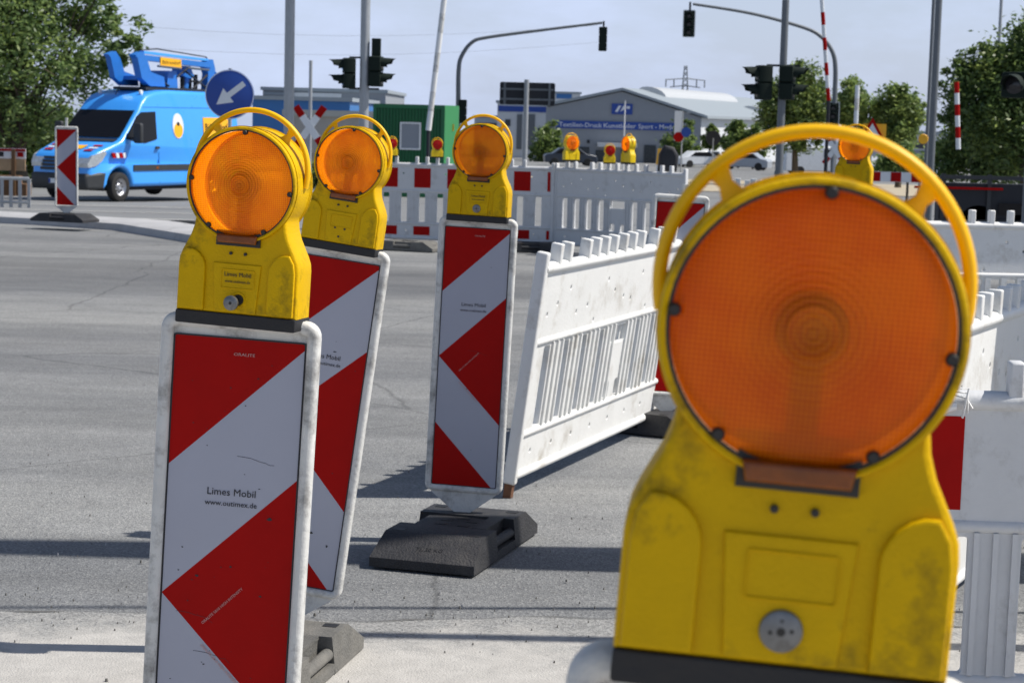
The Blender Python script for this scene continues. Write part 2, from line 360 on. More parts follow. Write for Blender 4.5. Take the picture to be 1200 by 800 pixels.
def asphalt():
    m = bpy.data.materials.new('worn_asphalt'); m.use_nodes = True; t = m.node_tree; b = t.nodes['Principled BSDF']; N = t.nodes.new; K = t.links.new
    b.inputs['Roughness'].default_value = .9; b.inputs['Specular IOR Level'].default_value = .25
    co = N('ShaderNodeTexCoord')
    def noise(scale, det, stretch=(1,1,1), rough=.6):
        mm = N('ShaderNodeMapping'); mm.inputs['Scale'].default_value = stretch; K(co.outputs['Object'], mm.inputs[0])
        n = N('ShaderNodeTexNoise'); n.inputs['Scale'].default_value = scale; n.inputs['Detail'].default_value = det; n.inputs['Roughness'].default_value = rough
        K(mm.outputs[0], n.inputs['Vector']); return n.outputs['Fac']
    def ramp(f, stops):
        r = N('ShaderNodeValToRGB'); e = r.color_ramp.elements
        while len(e) < len(stops): e.new(.5)
        for q, (p, c) in zip(e, stops): q.position = p; q.color = tuple(c)+(1,) if len(c) == 3 else c
        K(f, r.inputs[0]); return r.outputs[0]
    def mixc(f, a, c, mode='MIX'):
        x = N('ShaderNodeMixRGB'); x.blend_type = mode
        for s, v in (('Fac', f), ('Color1', a), ('Color2', c)):
            if isinstance(v, (int, float)): x.inputs[s].default_value = v
            elif isinstance(v, tuple): x.inputs[s].default_value = v+(1,)
            else: K(v, x.inputs[s])
        return x.outputs[0]
    # stone chips of different greys
    vo = N('ShaderNodeTexVoronoi'); vo.inputs['Scale'].default_value = 150; K(co.outputs['Object'], vo.inputs['Vector'])
    sepc = N('ShaderNodeSeparateColor'); K(vo.outputs['Color'], sepc.inputs[0])
    chips = ramp(sepc.outputs[0], [(0,(.16,.163,.168)),(.3,(.235,.239,.243)),(.8,(.275,.28,.282)),(1,(.38,.38,.37))])
    big = ramp(noise(.35, 5, (.35,1.3,1)), [(.3,(.76,.77,.79)),(.7,(1.12,1.11,1.08))])
    c = mixc(1, chips, big, 'MULTIPLY')
    med = ramp(noise(3.2, 8, (.5,1.2,1), .7), [(.35,(.86,.86,.86)),(.7,(1.1,1.1,1.1))])
    c = mixc(1, c, med, 'MULTIPLY')
    # wheel tracks worn along the lane crossing the picture
    tracks = ramp(noise(.9, 3, (.03,.9,1)), [(.40,(.70,.71,.73)),(.56,(1,1,1))])
    c = mixc(.8, c, tracks, 'MULTIPLY')
    sy = N('ShaderNodeSeparateXYZ'); K(co.outputs['Object'], sy.inputs[0])
    wv = N('ShaderNodeMath'); wv.operation = 'MULTIPLY_ADD'; K(noise(.5, 4, (.12,.6,1)), wv.inputs[0]); wv.inputs[1].default_value = 3.0; K(sy.outputs['Y'], wv.inputs[2])
    def band(lo, hi, v_):
        mr = N('ShaderNodeMapRange'); mr.inputs['From Min'].default_value = 0; mr.inputs['From Max'].default_value = 40; K(wv.outputs[0], mr.inputs['Value'])
        w_ = .9/40; lo /= 40; hi /= 40
        return ramp(mr.outputs[0], [(lo-w_,(1,1,1)),(lo+w_,(v_,v_,v_*1.02)),(hi-w_,(v_,v_,v_*1.02)),(hi+w_,(1,1,1))])
    c = mixc(.85, c, band(19.2, 22.2, .66), 'MULTIPLY'); c = mixc(.7, c, band(14.2, 15.8, .8), 'MULTIPLY')
    spots = ramp(noise(26, 3, (1,1,1), .5), [(.70,(0,0,0)),(.76,(1,1,1))])
    c = mixc(spots, c, (.10,.10,.10))
    # thin dark cracks
    v2 = N('ShaderNodeTexVoronoi'); v2.feature = 'DISTANCE_TO_EDGE'; v2.inputs['Scale'].default_value = .33
    wob = N('ShaderNodeMixRGB'); wob.inputs['Fac'].default_value = .12; nn = N('ShaderNodeTexNoise'); nn.inputs['Scale'].default_value = 2.2; nn.inputs['Detail'].default_value = 6
    K(co.outputs['Object'], nn.inputs['Vector']); K(co.outputs['Object'], wob.inputs['Color1']); K(nn.outputs['Color'], wob.inputs['Color2']); K(wob.outputs[0], v2.inputs['Vector'])
    cracks = ramp(v2.outputs['Distance'], [(.0,(.55,.55,.55)),(.004,(1,1,1))])
    c = mixc(.8, c, cracks, 'MULTIPLY')
    K(c, b.inputs['Base Color'])
    bp = N('ShaderNodeBump'); bp.inputs['Strength'].default_value = .55; bp.inputs['Distance'].default_value = .004
    K(vo.outputs['Distance'], bp.inputs['Height']); K(bp.outputs[0], b.inputs['Normal'])
    return m
MT['asphalt'] = asphalt()
ys = [-30, 0, 10, 26, 30, 36, 42, 48, 60, 90, 130, 200, 400, 900, 3000]
tag(sheet_mesh('ground', [-1500,-300,-60,-20,0,20,60,300,1500], ys, -.01, 'asphalt'), kind='structure')
m_ = MT['concrete']; t_ = m_.node_tree; N = t_.nodes.new; K = t_.links.new
tc_ = N('ShaderNodeTexCoord'); sp_ = N('ShaderNodeSeparateXYZ'); K(tc_.outputs['Object'], sp_.inputs[0])
n1 = N('ShaderNodeTexNoise'); n1.inputs['Scale'].default_value = 2.2; n1.inputs['Detail'].default_value = 10; n1.inputs['Roughness'].default_value = .75; K(tc_.outputs['Object'], n1.inputs['Vector'])
ma = N('ShaderNodeMath'); ma.operation = 'MULTIPLY_ADD'; K(n1.outputs['Fac'], ma.inputs[0]); ma.inputs[1].default_value = 2.0; K(sp_.outputs['Y'], ma.inputs[2])
mr_ = N('ShaderNodeMapRange'); mr_.inputs['From Min'].default_value = 6.82; mr_.inputs['From Max'].default_value = 7.25; K(ma.outputs[0], mr_.inputs['Value'])
b_ = t_.nodes['Principled BSDF']; src = b_.inputs['Base Color'].links[0].from_socket
vo_ = N('ShaderNodeTexVoronoi'); vo_.inputs['Scale'].default_value = 150; K(tc_.outputs['Object'], vo_.inputs['Vector']); sc_ = N('ShaderNodeSeparateColor'); K(vo_.outputs['Color'], sc_.inputs[0])
rc_ = N('ShaderNodeValToRGB'); rc_.color_ramp.elements[0].color = (.16,.16,.16,1); rc_.color_ramp.elements[1].color = (.36,.36,.35,1); K(sc_.outputs[0], rc_.inputs[0])
mm_ = N('ShaderNodeMixRGB'); K(mr_.outputs[0], mm_.inputs['Fac']); K(src, mm_.inputs['Color1']); K(rc_.outputs[0], mm_.inputs['Color2']); K(mm_.outputs[0], b_.inputs['Base Color'])
# pale concrete strip in the foreground
def edge_y(x): return 6.27 + .06*math.sin(x*1.7) + .03*math.sin(x*5.3+1) + .012*math.sin(x*17)
mb = MB(); xs = [-8 + .12*i for i in range(140)]; vs = []; fs = []
for i, x in enumerate(xs):
    vs += [(x, -12, -.004), (x, 2, -.004), (x, edge_y(x), -.004)]
for i in range(len(xs)-1):
    a = i*3; fs += [(a, a+3, a+4, a+1), (a+1, a+4, a+5, a+2)]
tag(mb.add(vs, fs).build('pavement', 'concrete', smooth=None), kind='structure')
mb = MB(); rd_ = random.Random(4); vs = []; fs = []
for i, x in enumerate(xs): y_ = edge_y(x); w_ = .001+.007*rd_.random()**3; vs += [(x, y_-w_, -.001), (x, y_+w_, -.001)]
for i in range(len(xs)-1): fs.append((2*i, 2*i+2, 2*i+3, 2*i+1))
MT['joint'] = mat('dark_joint', (.10,.098,.092), .9)
tag(mb.add(vs, fs).build('pavement_joint', 'joint', smooth=None), kind='structure')
mb = MB(); rg = random.Random(21)
for i in range(420):
    x = rg.uniform(-2.2, 2.2); y = rg.choice([edge_y(x)+rg.gauss(0,.22), rg.uniform(4.6, 9.5)]); r_ = rg.uniform(.0015,.0042)*(1.6 if rg.random() < .06 else 1)
    k = [Vector((rg.uniform(.6,1)*math.cos(a_)*r_, rg.uniform(.6,1)*math.sin(a_)*r_, 0)) for a_ in (0,1.3,2.5,3.8,5.0)]
    V = [(x+v.x, y+v.y, -.005) for v in k] + [(x+v.x*.6, y+v.y*.6, r_*.8) for v in k]
    mb.cur = 0 if rg.random() < .8 else 1; mb.add(V, [(5,6,7,8,9)]+[(j,(j+1)%5,5+(j+1)%5,5+j) for j in range(5)])
tag(mb.build('grit', ['rubber_dusty','kerb'], smooth=None), 'small dark stones and grit scattered along the seam of asphalt and pavement', 'grit', kind='stuff')
# second carriageway surface beyond the kerb, with worn white markings
MT['far_asphalt'] = mat('far_asphalt', (.19,.195,.20), .9, .16, .7, stretch=(.3,1.4,1))
MT['marking'] = mat('worn_marking', (.50,.50,.49), .85, .12, 2, dirt=(.22,.22,.22), dscale=3, dlo=.5, dhi=.7)
tag(sheet_mesh('road', [-70,-30,-5,60], [28.6,32,36,42,48,55,64], .0, 'far_asphalt'), kind='structure')
for (a, b, c, d) in ((-60,-4.5,31.6,31.95), (-60,-3.0,36.2,36.5), (-60,-3,41.6,42.0)):
    tag(sheet_mesh('road_marking', [a, b], [c, (c+d)/2, d], .006, 'marking'), kind='structure')
# kerb running from the left edge to behind the near lamps
kp = [gp(-260,31.5), gp(-60,29.0), gp(60,27.6), gp(150,26.2), gp(232,24.3), gp(300,22.9), gp(350,23.2)]
mb = MB(); prof = [(-.22,-.02),(-.20,.085),(-.12,.11),(.5,.12),(.62,.10),(.66,-.02)]; vs = []; fs = []
N_ = 8; pts = []
for i in range(len(kp)-1):
    for k in range(N_): pts.append(kp[i].lerp(kp[i+1], k/N_))
pts.append(kp[-1])
for k, p in enumerate(pts):
    d = (pts[min(k+1,len(pts)-1)] - pts[max(k-1,0)]); d.z = 0; d.normalize(); nrm = Vector((-d.y, d.x, 0))
    for (a, h) in prof: vs.append((p.x+nrm.x*a, p.y+nrm.y*a, gz(p.y)+h))
m_ = len(prof)
for k in range(len(pts)-1):
    for i in range(m_-1): fs.append((k*m_+i, (k+1)*m_+i, (k+1)*m_+i+1, k*m_+i+1))
tag(mb.add(vs, fs).build('kerb', 'kerb', smooth=20), kind='structure')
tag(sheet_mesh('gravel_path', [-12,0,30,60], [76,90,104], .012, 'tan'), kind='structure')
tag(sheet_mesh('verge', [-70,-40,-17], [66,75,90], .012, 'grass'), kind='structure')

# ================================================================== WARNING LAMP
def lamp_proto(name, label, lens='amber', full=True, yel='yellow'):
    """origin under the black base strip, lens centre at z .257, front faces -y"""
    root = empty(name, label, 'warning lamp')
    zc = .264; Ro = .1055; Ri = .1025
    # outline: body + ring
    a0 = math.radians(-33)
    arc = [(Ro*math.cos(t), zc+Ro*math.sin(t)) for t in [a0 + (math.pi-2*a0)*i/60 for i in range(61)]]
    body = [(-.0885,.200),(-.0905,.185),(-.0960,.168),(-.1110,.138),(-.1165,.124),(-.1180,.110),(-.1180,.024),(.1180,.024),(.1180,.110),(.1165,.124),(.1110,.138),(.0960,.168),(.0905,.185),(.0885,.200)]
    me = plate(arc+body, [circ(0,zc,Ri,64)], -.040, .040, .006, 2)
    mb = MB().merge(me)
    for s in (-1, 1):      # flange round each lens, three-step barrel
        mb.lathe([(Ri-.001,s*.030),(Ri-.001,s*.049),(Ri+.0015,s*.0505),(Ro+.0005,s*.0495),(Ro+.0015,s*.045),(Ro+.0015,s*.036),(Ro-.001,s*.034)], 72, (0,0,zc))
    if full:
        # arched cheeks and the middle panel, raised on both faces
        for s in (-1, 1):
            for side in (-1, 1):
                P = [(side*.062,.028),(side*.113,.028),(side*.113,.107),(side*.110,.126),(side*.101,.141)]
                P += [(side*(.100-.038*math.sin(R(a))), .106+.036*math.cos(R(a))) for a in range(15, 91, 15)]
                if side < 0: P = P[::-1]
                mb.merge(plate(P, [], s*.043-.004, s*.043+.004, .0025, 1))
        mb.merge(plate([(-.040,.028),(.040,.028),(.047,.118),(-.047,.118)], [], -.0435, -.036, .002, 1))
        mb.merge(plate(rrect(-.030,.072,.036,.108,.003,2), [rrect(-.0285,.0735,.0345,.1065,.002,2)], -.0450, -.040, .0004, 0))
    mb.build('housing', yel, root, smooth=40)
    # two moulded lenses (front and back) with the tab below
    lo = bpy.data.objects.new('lens', None)
    for s in (-1, 1):
        m2 = MB()
        m2.lathe([(.0001,s*.0545),(.0155,s*.0545),(.017,s*.0560),(.0185,s*.0558),(.0195,s*.0543),(.05,s*.0535),(.078,s*.052),(.0925,s*.0495),(.0950,s*.0465),(.0985,s*.0455),(.0990,s*.040)], 96, (0,0,0))
        P = [(-.040,-.092),(-.037,-.1075),(.037,-.1075),(.040,-.092)]
        l = m2.build('lens', lens if s < 0 else 'amber_back', root, smooth=60); (full and MB().merge(plate([(-.043,-.085),(-.043,-.113),(.043,-.113),(.043,-.085)], [], min(s*.040,s*.0462), max(s*.040,s*.0462), .001, 1)).build('tab_recess', 'screw', l)); (full and MB().merge(plate(P, [], min(s*.046,s*.057), max(s*.046,s*.057), .004, 2)).build('lens_tab', 'amber_tab', l, smooth=50)); MB().lathe([(.0988,s*.0468),(.1022,s*.0472),(.1028,s*.044)], 72).build('shadow_gap_ring', 'screw', l); l.location = (0,0,zc)  # last dark ring paints the shadow gap round the lens
        if full:
            for ang in (88, 176, -6, 233, 301):
                sm = MB().lathe([(.0001,s*.0525),(.0035,s*.0525),(.0048,s*.0505),(.005,s*.046)], 14, (.0965*math.cos(R(ang)),0,.0965*math.sin(R(ang))))
                so = sm.build('screw', 'screw', l, smooth=40)
    # (bulb side)
    # bulb holder and added white ring that glows to brighten the lens
    if full:
        MB().lathe([(.1018,-.036),(.1018,.036)], 72, (0,0,zc)).build('reflector', 'reflector_added_faint', root, smooth=60)
        mb = MB().lathe([(.0001,-.02),(.022,-.02),(.026,-.012),(.026,.012),(.022,.02),(.0001,.02)], 32, (0,0,zc)); mb.box(-.011,.011,-.008,.008,zc-.098,zc-.02); mb.v = [(x,y-.022,z) for x,y,z in mb.v]
        mb.build('bulb_holder', 'bumper', root, smooth=40)
    # carrying handle: arc from the ring's flanks over the top, two stays
    rh = .110; zh = zc+.028; pts = []; ra = []
    for i in range(41):
        t = R(-14 + 208*i/40); pts.append((rh*math.cos(t), .004, zh+rh*math.sin(t))); ra.append(.0052)
    mb = MB().path(pts, ra, 12, 1.35)
    for s in (-1, 1):
        t = R(36)*s; u = Vector((math.sin(t), 0, math.cos(t))); c0_ = Vector((0,.004,zc))
        k_ = .028*math.cos(t)+math.sqrt(rh*rh-(.028*math.sin(t))**2)
        mb.path([c0_+u*(.103+(k_-.103)*q) for q in (0,.18,.5,.82,1.0)], [.016,.0095,.0058,.0085,.014], 10, .5)
    mb.build('handle', 'ring', root, smooth=60)
    # black base strip
    MB().merge(plate(rrect(-.1180,0,.1180,.0245,.003,2), [], -.0415, .0415, .002, 1)).build('base_strip', 'black', root, smooth=40)
    if full:
        for x in (-.014, .0145):
            MB().lathe([(.0001,-.0442),(.0025,-.0442),(.003,-.0438),(.003,-.040)], 12, (x,0,.137)).build('screw', 'screw', root)
    return root
def add_lock(root):
    mb = MB().lathe([(.0001,-.0475),(.0125,-.0475),(.0150,-.0465),(.0158,-.043),(.0158,-.038)], 32, (-.001,0,.051))
    lk = mb.build('lock', 'steel', root, smooth=40)
    mb = MB()
    for x, z, r in ((0,0,.0032),(-.0075,-.001,.0016),(.0075,.001,.0016),(0,.008,.0012)):
        mb.lathe([(.0001,-.0479),(r,-.0479),(r,-.0470)], 12, (-.001+x,0,.051+z))
    mb.build('keyhole', 'screw', lk)
def add_knob(root):
    k = MB().lathe([(.0001,-.0445),(.009,-.0445),(.0105,-.043),(.0105,-.040)], 24, (.006,0,.052)).build('bolt_socket', 'screw', root)
    MB().merge(plate(circ(.006,.052,.0145,28), [circ(.006,.052,.011,28)], -.0455, -.040, .001, 1)).build('socket_rim', yel_, root)
    mb = MB().lathe([(.0001,-.066),(.012,-.066),(.0138,-.0645),(.0138,-.058),(.012,-.0565),(.004,-.056),(.004,-.040)], 28, (-.001,0,.047))
    kn = mb.build('bolt', 'steel', root, smooth=40)
    MB().lathe([(.0001,-.0664),(.003,-.0664),(.003,-.065)], 12, (-.001,0,.047)).build('bolt_centre', 'screw', kn)
yel_ = 'yellow'
def place_m(o, m):
    o.rotation_mode = 'QUATERNION'; loc, q, s = m.decompose(); o.location = loc; o.rotation_quaternion = q; o.scale = s

# ================================================================== BEACON BOARD
def board_proto(name, label):
    """origin on the road, lean axis z; sheet from z .215 to 1.195"""
    root = empty(name, label, 'beacon board')
    W = .151; z0, z1 = .185, 1.246
    # white plastic frame: round bead all round
    fr = MB().merge(plate(rrect(-W,z0,W,z1,.030,6), [rrect(-W+.024,z0+.024,W-.024,z1-.026,.006,2)], -.019, .019, .0100, 3))
    fr.merge(plate(rrect(-W+.012,z0+.010,W-.012,z1-.012,.01,3), [], -.006, .006, 0, 0))
    fr.build('frame', 'frame', root, smooth=50)
    x0, x1, a, b = -.1245, .1245, z0+.026, z1-.042; h = b-a
    for s in (-1, 1):
        y = s*.0085; q = h/4
        def P(u, v): return (x0+(x1-x0)*(u if s < 0 else 1-u), y, b-v*h)
        V = [P(0,0),P(1,0),P(1,.012),P(0,.25),P(0,.5),P(1,.26),P(1,.755),P(0,.757),P(0,1),P(.93,1),P(1,1)]
        Fs = [(0,3,2,1),(3,4,5,2),(4,6,5),(4,7,10,6)]
        mb = MB()
        # bands: red, white, red arrow, white, red
        mb.cur = 1; mb.add([V[0],V[3],V[2],V[1]], [(0,1,2,3)])
        mb.cur = 0; mb.add([V[3],V[4],V[5],V[2]], [(0,1,2,3)])
        mb.cur = 1; mb.add([V[4],V[6],V[5]], [(0,1,2)])
        mb.cur = 0; mb.add([V[4],V[7],V[9],V[10],V[6]], [(0,1,2,3,4)])
        mb.cur = 1; mb.add([V[7],V[8],V[9]], [(0,1,2)])
        if s > 0: mb.f = [f[::-1] for f in mb.f]
        mb.build('reflective_sheet', ['sheet_white','sheet_red'], root, smooth=None)
        mb = MB()
        mb.merge(plate(rrect(x0-.002,a-.002,x1+.002,b+.002,.004,2), [rrect(x0+.001,a+.001,x1-.001,b-.001,.003,2)], y-.0008, y+.0008, 0, 0))
        mb.build('sheet_seal', 'ink', root)
    MB().slab([(-.125,z0+.006),(-.125,z0-.004),(-.025,z0-.082),(.025,z0-.082),(.125,z0-.004),(.125,z0+.006)], -.010, .010).build('skirt', 'frame', root)
    MB().box(-.02,.02,-.02,.02,.03,z0-.078,.004).build('post', 'black', root)
    return root

# ================================================================== RUBBER FOOT
def foot_proto(name, label, m='rubber'):
    root = empty(name, label, 'base plate')
    mb = MB(); w = .2
    def wedge(x0, x1, yo, yi, inset=.0):
        s = 1 if yi > yo else -1
        t = .045
        # foot, sloping face, top
        vs = [(x0,yo,0),(x1,yo,0),(x1,yo,.034),(x0,yo,.034),(x0+.012,yo+s*.13,.108),(x1-.012,yo+s*.13,.108),(x0+.012,yi,.108),(x1-.012,yi,.108),(x0,yi,0),(x1,yi,0)]
        fs = [(0,1,2,3),(3,2,5,4),(4,5,7,6),(6,7,9,8),(0,3,4,6,8),(1,9,7,5,2),(0,8,9,1)]
        if s < 0: fs = [f[::-1] for f in fs]
        mb.add(vs, fs)
    wedge(-w, w, -.40, -.11); wedge(-w, w, .40, .11)
    mb.box(-w+.055, w-.055, -.112, .112, 0, .100)
    mb.box(-w+.002, w-.002, -.112, .112, 0, .030)
    for s in (-1,1):
        mb.tube((s*(w-.026),-.115,.055), (s*(w-.026),.115,.055), .019, n=14)      # carrying grips
        mb.box(s*.12-.028, s*.12+.028, -.108, .108, .098, .1085) if s > 0 else None
    mb.cur = 1                                                          # sockets and recesses let into the top
    for x, y in ((-.05,.03),(.05,.03),(-.05,-.04),(.04,-.05),(0,-.075),(.0,.075)):
        mb.box(x-.022,x+.022,y-.012,y+.012,.0985,.1015)
    for x in (-.145,.145):
        for y in (-.235,.235): mb.prism([(x-.022,y-.018),(x+.022,y-.018),(x+.022,y+.018),(x-.022,y+.018)], .1078, .1095)
    mb.build('body', [m, 'black'], root, smooth=30)
    mb = MB(); ang = math.atan2(.074, .13)                              # moulded lettering on the sloping face
    t = text_mesh('TL 30 KG', .026); mb.merge(t).xf(Matrix.Translation((.01,-.352,.0625)) @ Matrix.Rotation(-(math.pi/2-ang),4,'X'))
    mb.build('moulded_mark', 'black', root, smooth=None)
    return root

# ------------------------------------------------------------------ near beacons
AX = 1.492
def beacon_frame(px, Y, lean, yaw=0, leany=0, z0=0.0):
    zc = AX*math.cos(lean); X = xat(px, Y, zc+z0)
    base = Vector((X-AX*math.sin(lean), Y, z0))
    return base
lamp0 = lamp_proto('warning_lamp', 'huge amber warning lamp nearest the camera, out of focus, with a round steel lock', 'amber_dark')
board0 = board_proto('beacon_board', 'board under the nearest lamp, only its dirty white top rail showing')
foot0 = foot_proto('base_plate', 'rubber foot of the nearest board, below the picture')
BG = 'red and white beacon boards'; LG = 'round amber warning lamps'; FG = 'rubber base plates'
lampA = copy_tree(lamp0); lampB = copy_tree(lamp0); lampC = copy_tree(lamp0); lampK = copy_tree(lamp0)
boardA = copy_tree(board0); boardB = copy_tree(board0); boardC = copy_tree(board0); boardJ = copy_tree(board0); boardS = copy_tree(board0); boardK = copy_tree(board0)
for l in (lampA, lampB, lampC, lampK):
    for ch in [x for x in col.objects if x.parent == l and x.name.startswith('lens') and x.data.materials[0] == MT['amber_dark']]: ch.data = ch.data.copy(); ch.data.materials[0] = MT['amber']
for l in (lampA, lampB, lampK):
    for ch in [x for x in col.objects if x.parent == l and x.name.startswith('reflector')]: ch.data = ch.data.copy(); ch.data.materials[0] = MT['reflector_added_glow']
def setup(root, base, yaw, lean, leany=0, off=0, label=None, group=None, sc_=1):
    m = lean_matrix(base, 0, lean, leany) @ Matrix.Translation((0,0,off)) @ Matrix.Rotation(yaw,4,'Z') @ Matrix.Scale(sc_,4)
    place_m(root, m); tag(root, label, None, group)
specs = [ # px, Y, lean, board yaw, lamp yaw
    (949, 1.395, .058, R(-6), R(-6)), (293, 3.66, .047, R(-5), R(-13)), (414, 5.82, .126, R(-7), R(-13)), (565.5, 7.46, .033, R(-8), R(-12))]
fr = [beacon_frame(s[0], s[1], s[2], z0=(-.003 if s[1] < 2 else 0)) for s in specs]
TOP = 1.2285
for s, f, l, b, ll, bl in zip(specs, fr, (lamp0,lampA,lampB,lampC), (board0,boardA,boardB,boardC),
    (None, 'large amber lamp lettered Limes Mobil with a steel bolt knob, on the front left board', 'pale orange lamp behind the left one, tilted to the right, no lettering', 'amber lamp in the middle on the full-length board, white round lock below'),
    (None, 'largest red and white board at lower left, lettered Limes Mobil, chips in its sheet', 'strongly tilted red and white board half hidden behind the front left board', 'full-length red and white board in the middle, beside the leaning white barrier')):
    setup(b, f, s[3], s[2], 0, 0, bl, BG); setup(l, f, s[4], s[2], 0, TOP, ll, LG)
for ch in [x for x in col.objects if x.parent == lamp0 and x.name.startswith('lens')]: ch.data = ch.data.copy(); ch.data.materials[0] = MT['amber_dark']
add_lock(lamp0); add_lock(lampC); add_knob(lampA)
# small hole row on the lamp without lettering
for x, z in ((0,.045),(-.014,.07),(.016,.069)):
    MB().lathe([(.0001,-.0446),(.0032,-.0446),(.0036,-.040)], 12, (x,0,z)).build('screw', 'screw', lampB)
for l in (lampA, lampC):
    put_text('lettering', 'Limes Mobil', .0115, .003, -.0452, .0945, l, 'ink', 0, .95)
    put_text('lettering', 'www.outimex.de', .0076, .003, -.0452, .0830, l, 'ink', 0, .95)
for b in (boardA, boardB, boardC):
    put_text('lettering', 'Limes Mobil', .0195, .0, -.0095, .905, b)
    put_text('lettering', 'www.outimex.de', .0145, .0, -.0095, .885, b)
dg = math.atan2(.96*.25, .239)
for b in (boardA, boardC):
    put_text('sheet_mark', 'ORALITE 5810 HIGH INTENSITY', .0075, -.004, -.0097, .702-.012, b, 'pale_ink', -dg)
    put_text('sheet_mark', 'ORALITE 5810 HIGH INTENSITY', .0075, -.006, -.0097, .575, b, 'pale_ink', math.pi/4.1)
    put_text('sheet_mark', 'ORALITE', .008, .01, -.0097, 1.172, b, 'pale_ink', 0, 1.3)
# chips and scratches in the near sheets
def chips(b, seed, n):
    rd = random.Random(seed); mb = MB()
    for i in range(n):
        x = rd.uniform(-.11,.11); z = rd.uniform(.24,1.17); r = rd.uniform(.0008,.0022)*(2.4 if i % 6 == 0 else 1)
        k = rd.randint(5,8); P = [(x+r*rd.uniform(.4,1.6)*math.cos(2*math.pi*j/k), z+r*rd.uniform(.3,1)*math.sin(2*math.pi*j/k)) for j in range(k)]
        mb.add([(p[0],-.0092,p[1]) for p in P], [tuple(range(k))])
    for i in range(max(1, n//8)):
        x = rd.uniform(-.1,.05); z = rd.uniform(.3,1.1); pts = []
        for j in range(9): pts.append((x+j*.009, z-.0006*j*j*rd.uniform(.3,.5)))
        mb.add([(p[0],-.0092,p[1]) for p in pts]+[(p[0],-.0092,p[1]-.0007) for p in pts[::-1]], [tuple(range(18))])
    mb.build('scratches', 'ink', b, smooth=None)
chips(boardA, 3, 46); chips(boardB, 5, 16); chips(boardC, 9, 10)
def grime(b, seed):
    mb = MB(); rd = random.Random(seed)
feet = [foot0]
def foot_at(label, x, y, yaw, m=None, group=FG, sc_=1):
    f = copy_tree(foot0); f.location = (x, y, gz(y)); f.rotation_euler = (0,0,yaw); tag(f, label, None, group)
    if m:
        for ch in [o for o in col.objects if o.parent == f and o.name.startswith('body')]: ch.data = ch.data.copy(); ch.data.materials[0] = MT[m]
    return f
foot0.location = (fr[0].x, fr[0].y, 0); foot0.rotation_euler = (0,0,R(-15)); tag(foot0, None, None, FG)
foot_at('black rubber foot under the front left board, below the picture', fr[1].x, fr[1].y, R(-15))
foot_at('grey dusty rubber foot at the bottom, partly behind the front left board', fr[2].x-.04, fr[2].y-.30, R(-12), 'rubber_dusty')
foot_at('black rubber foot with sloping ends under the middle board', fr[3].x-.01, fr[3].y-.17, R(-17))

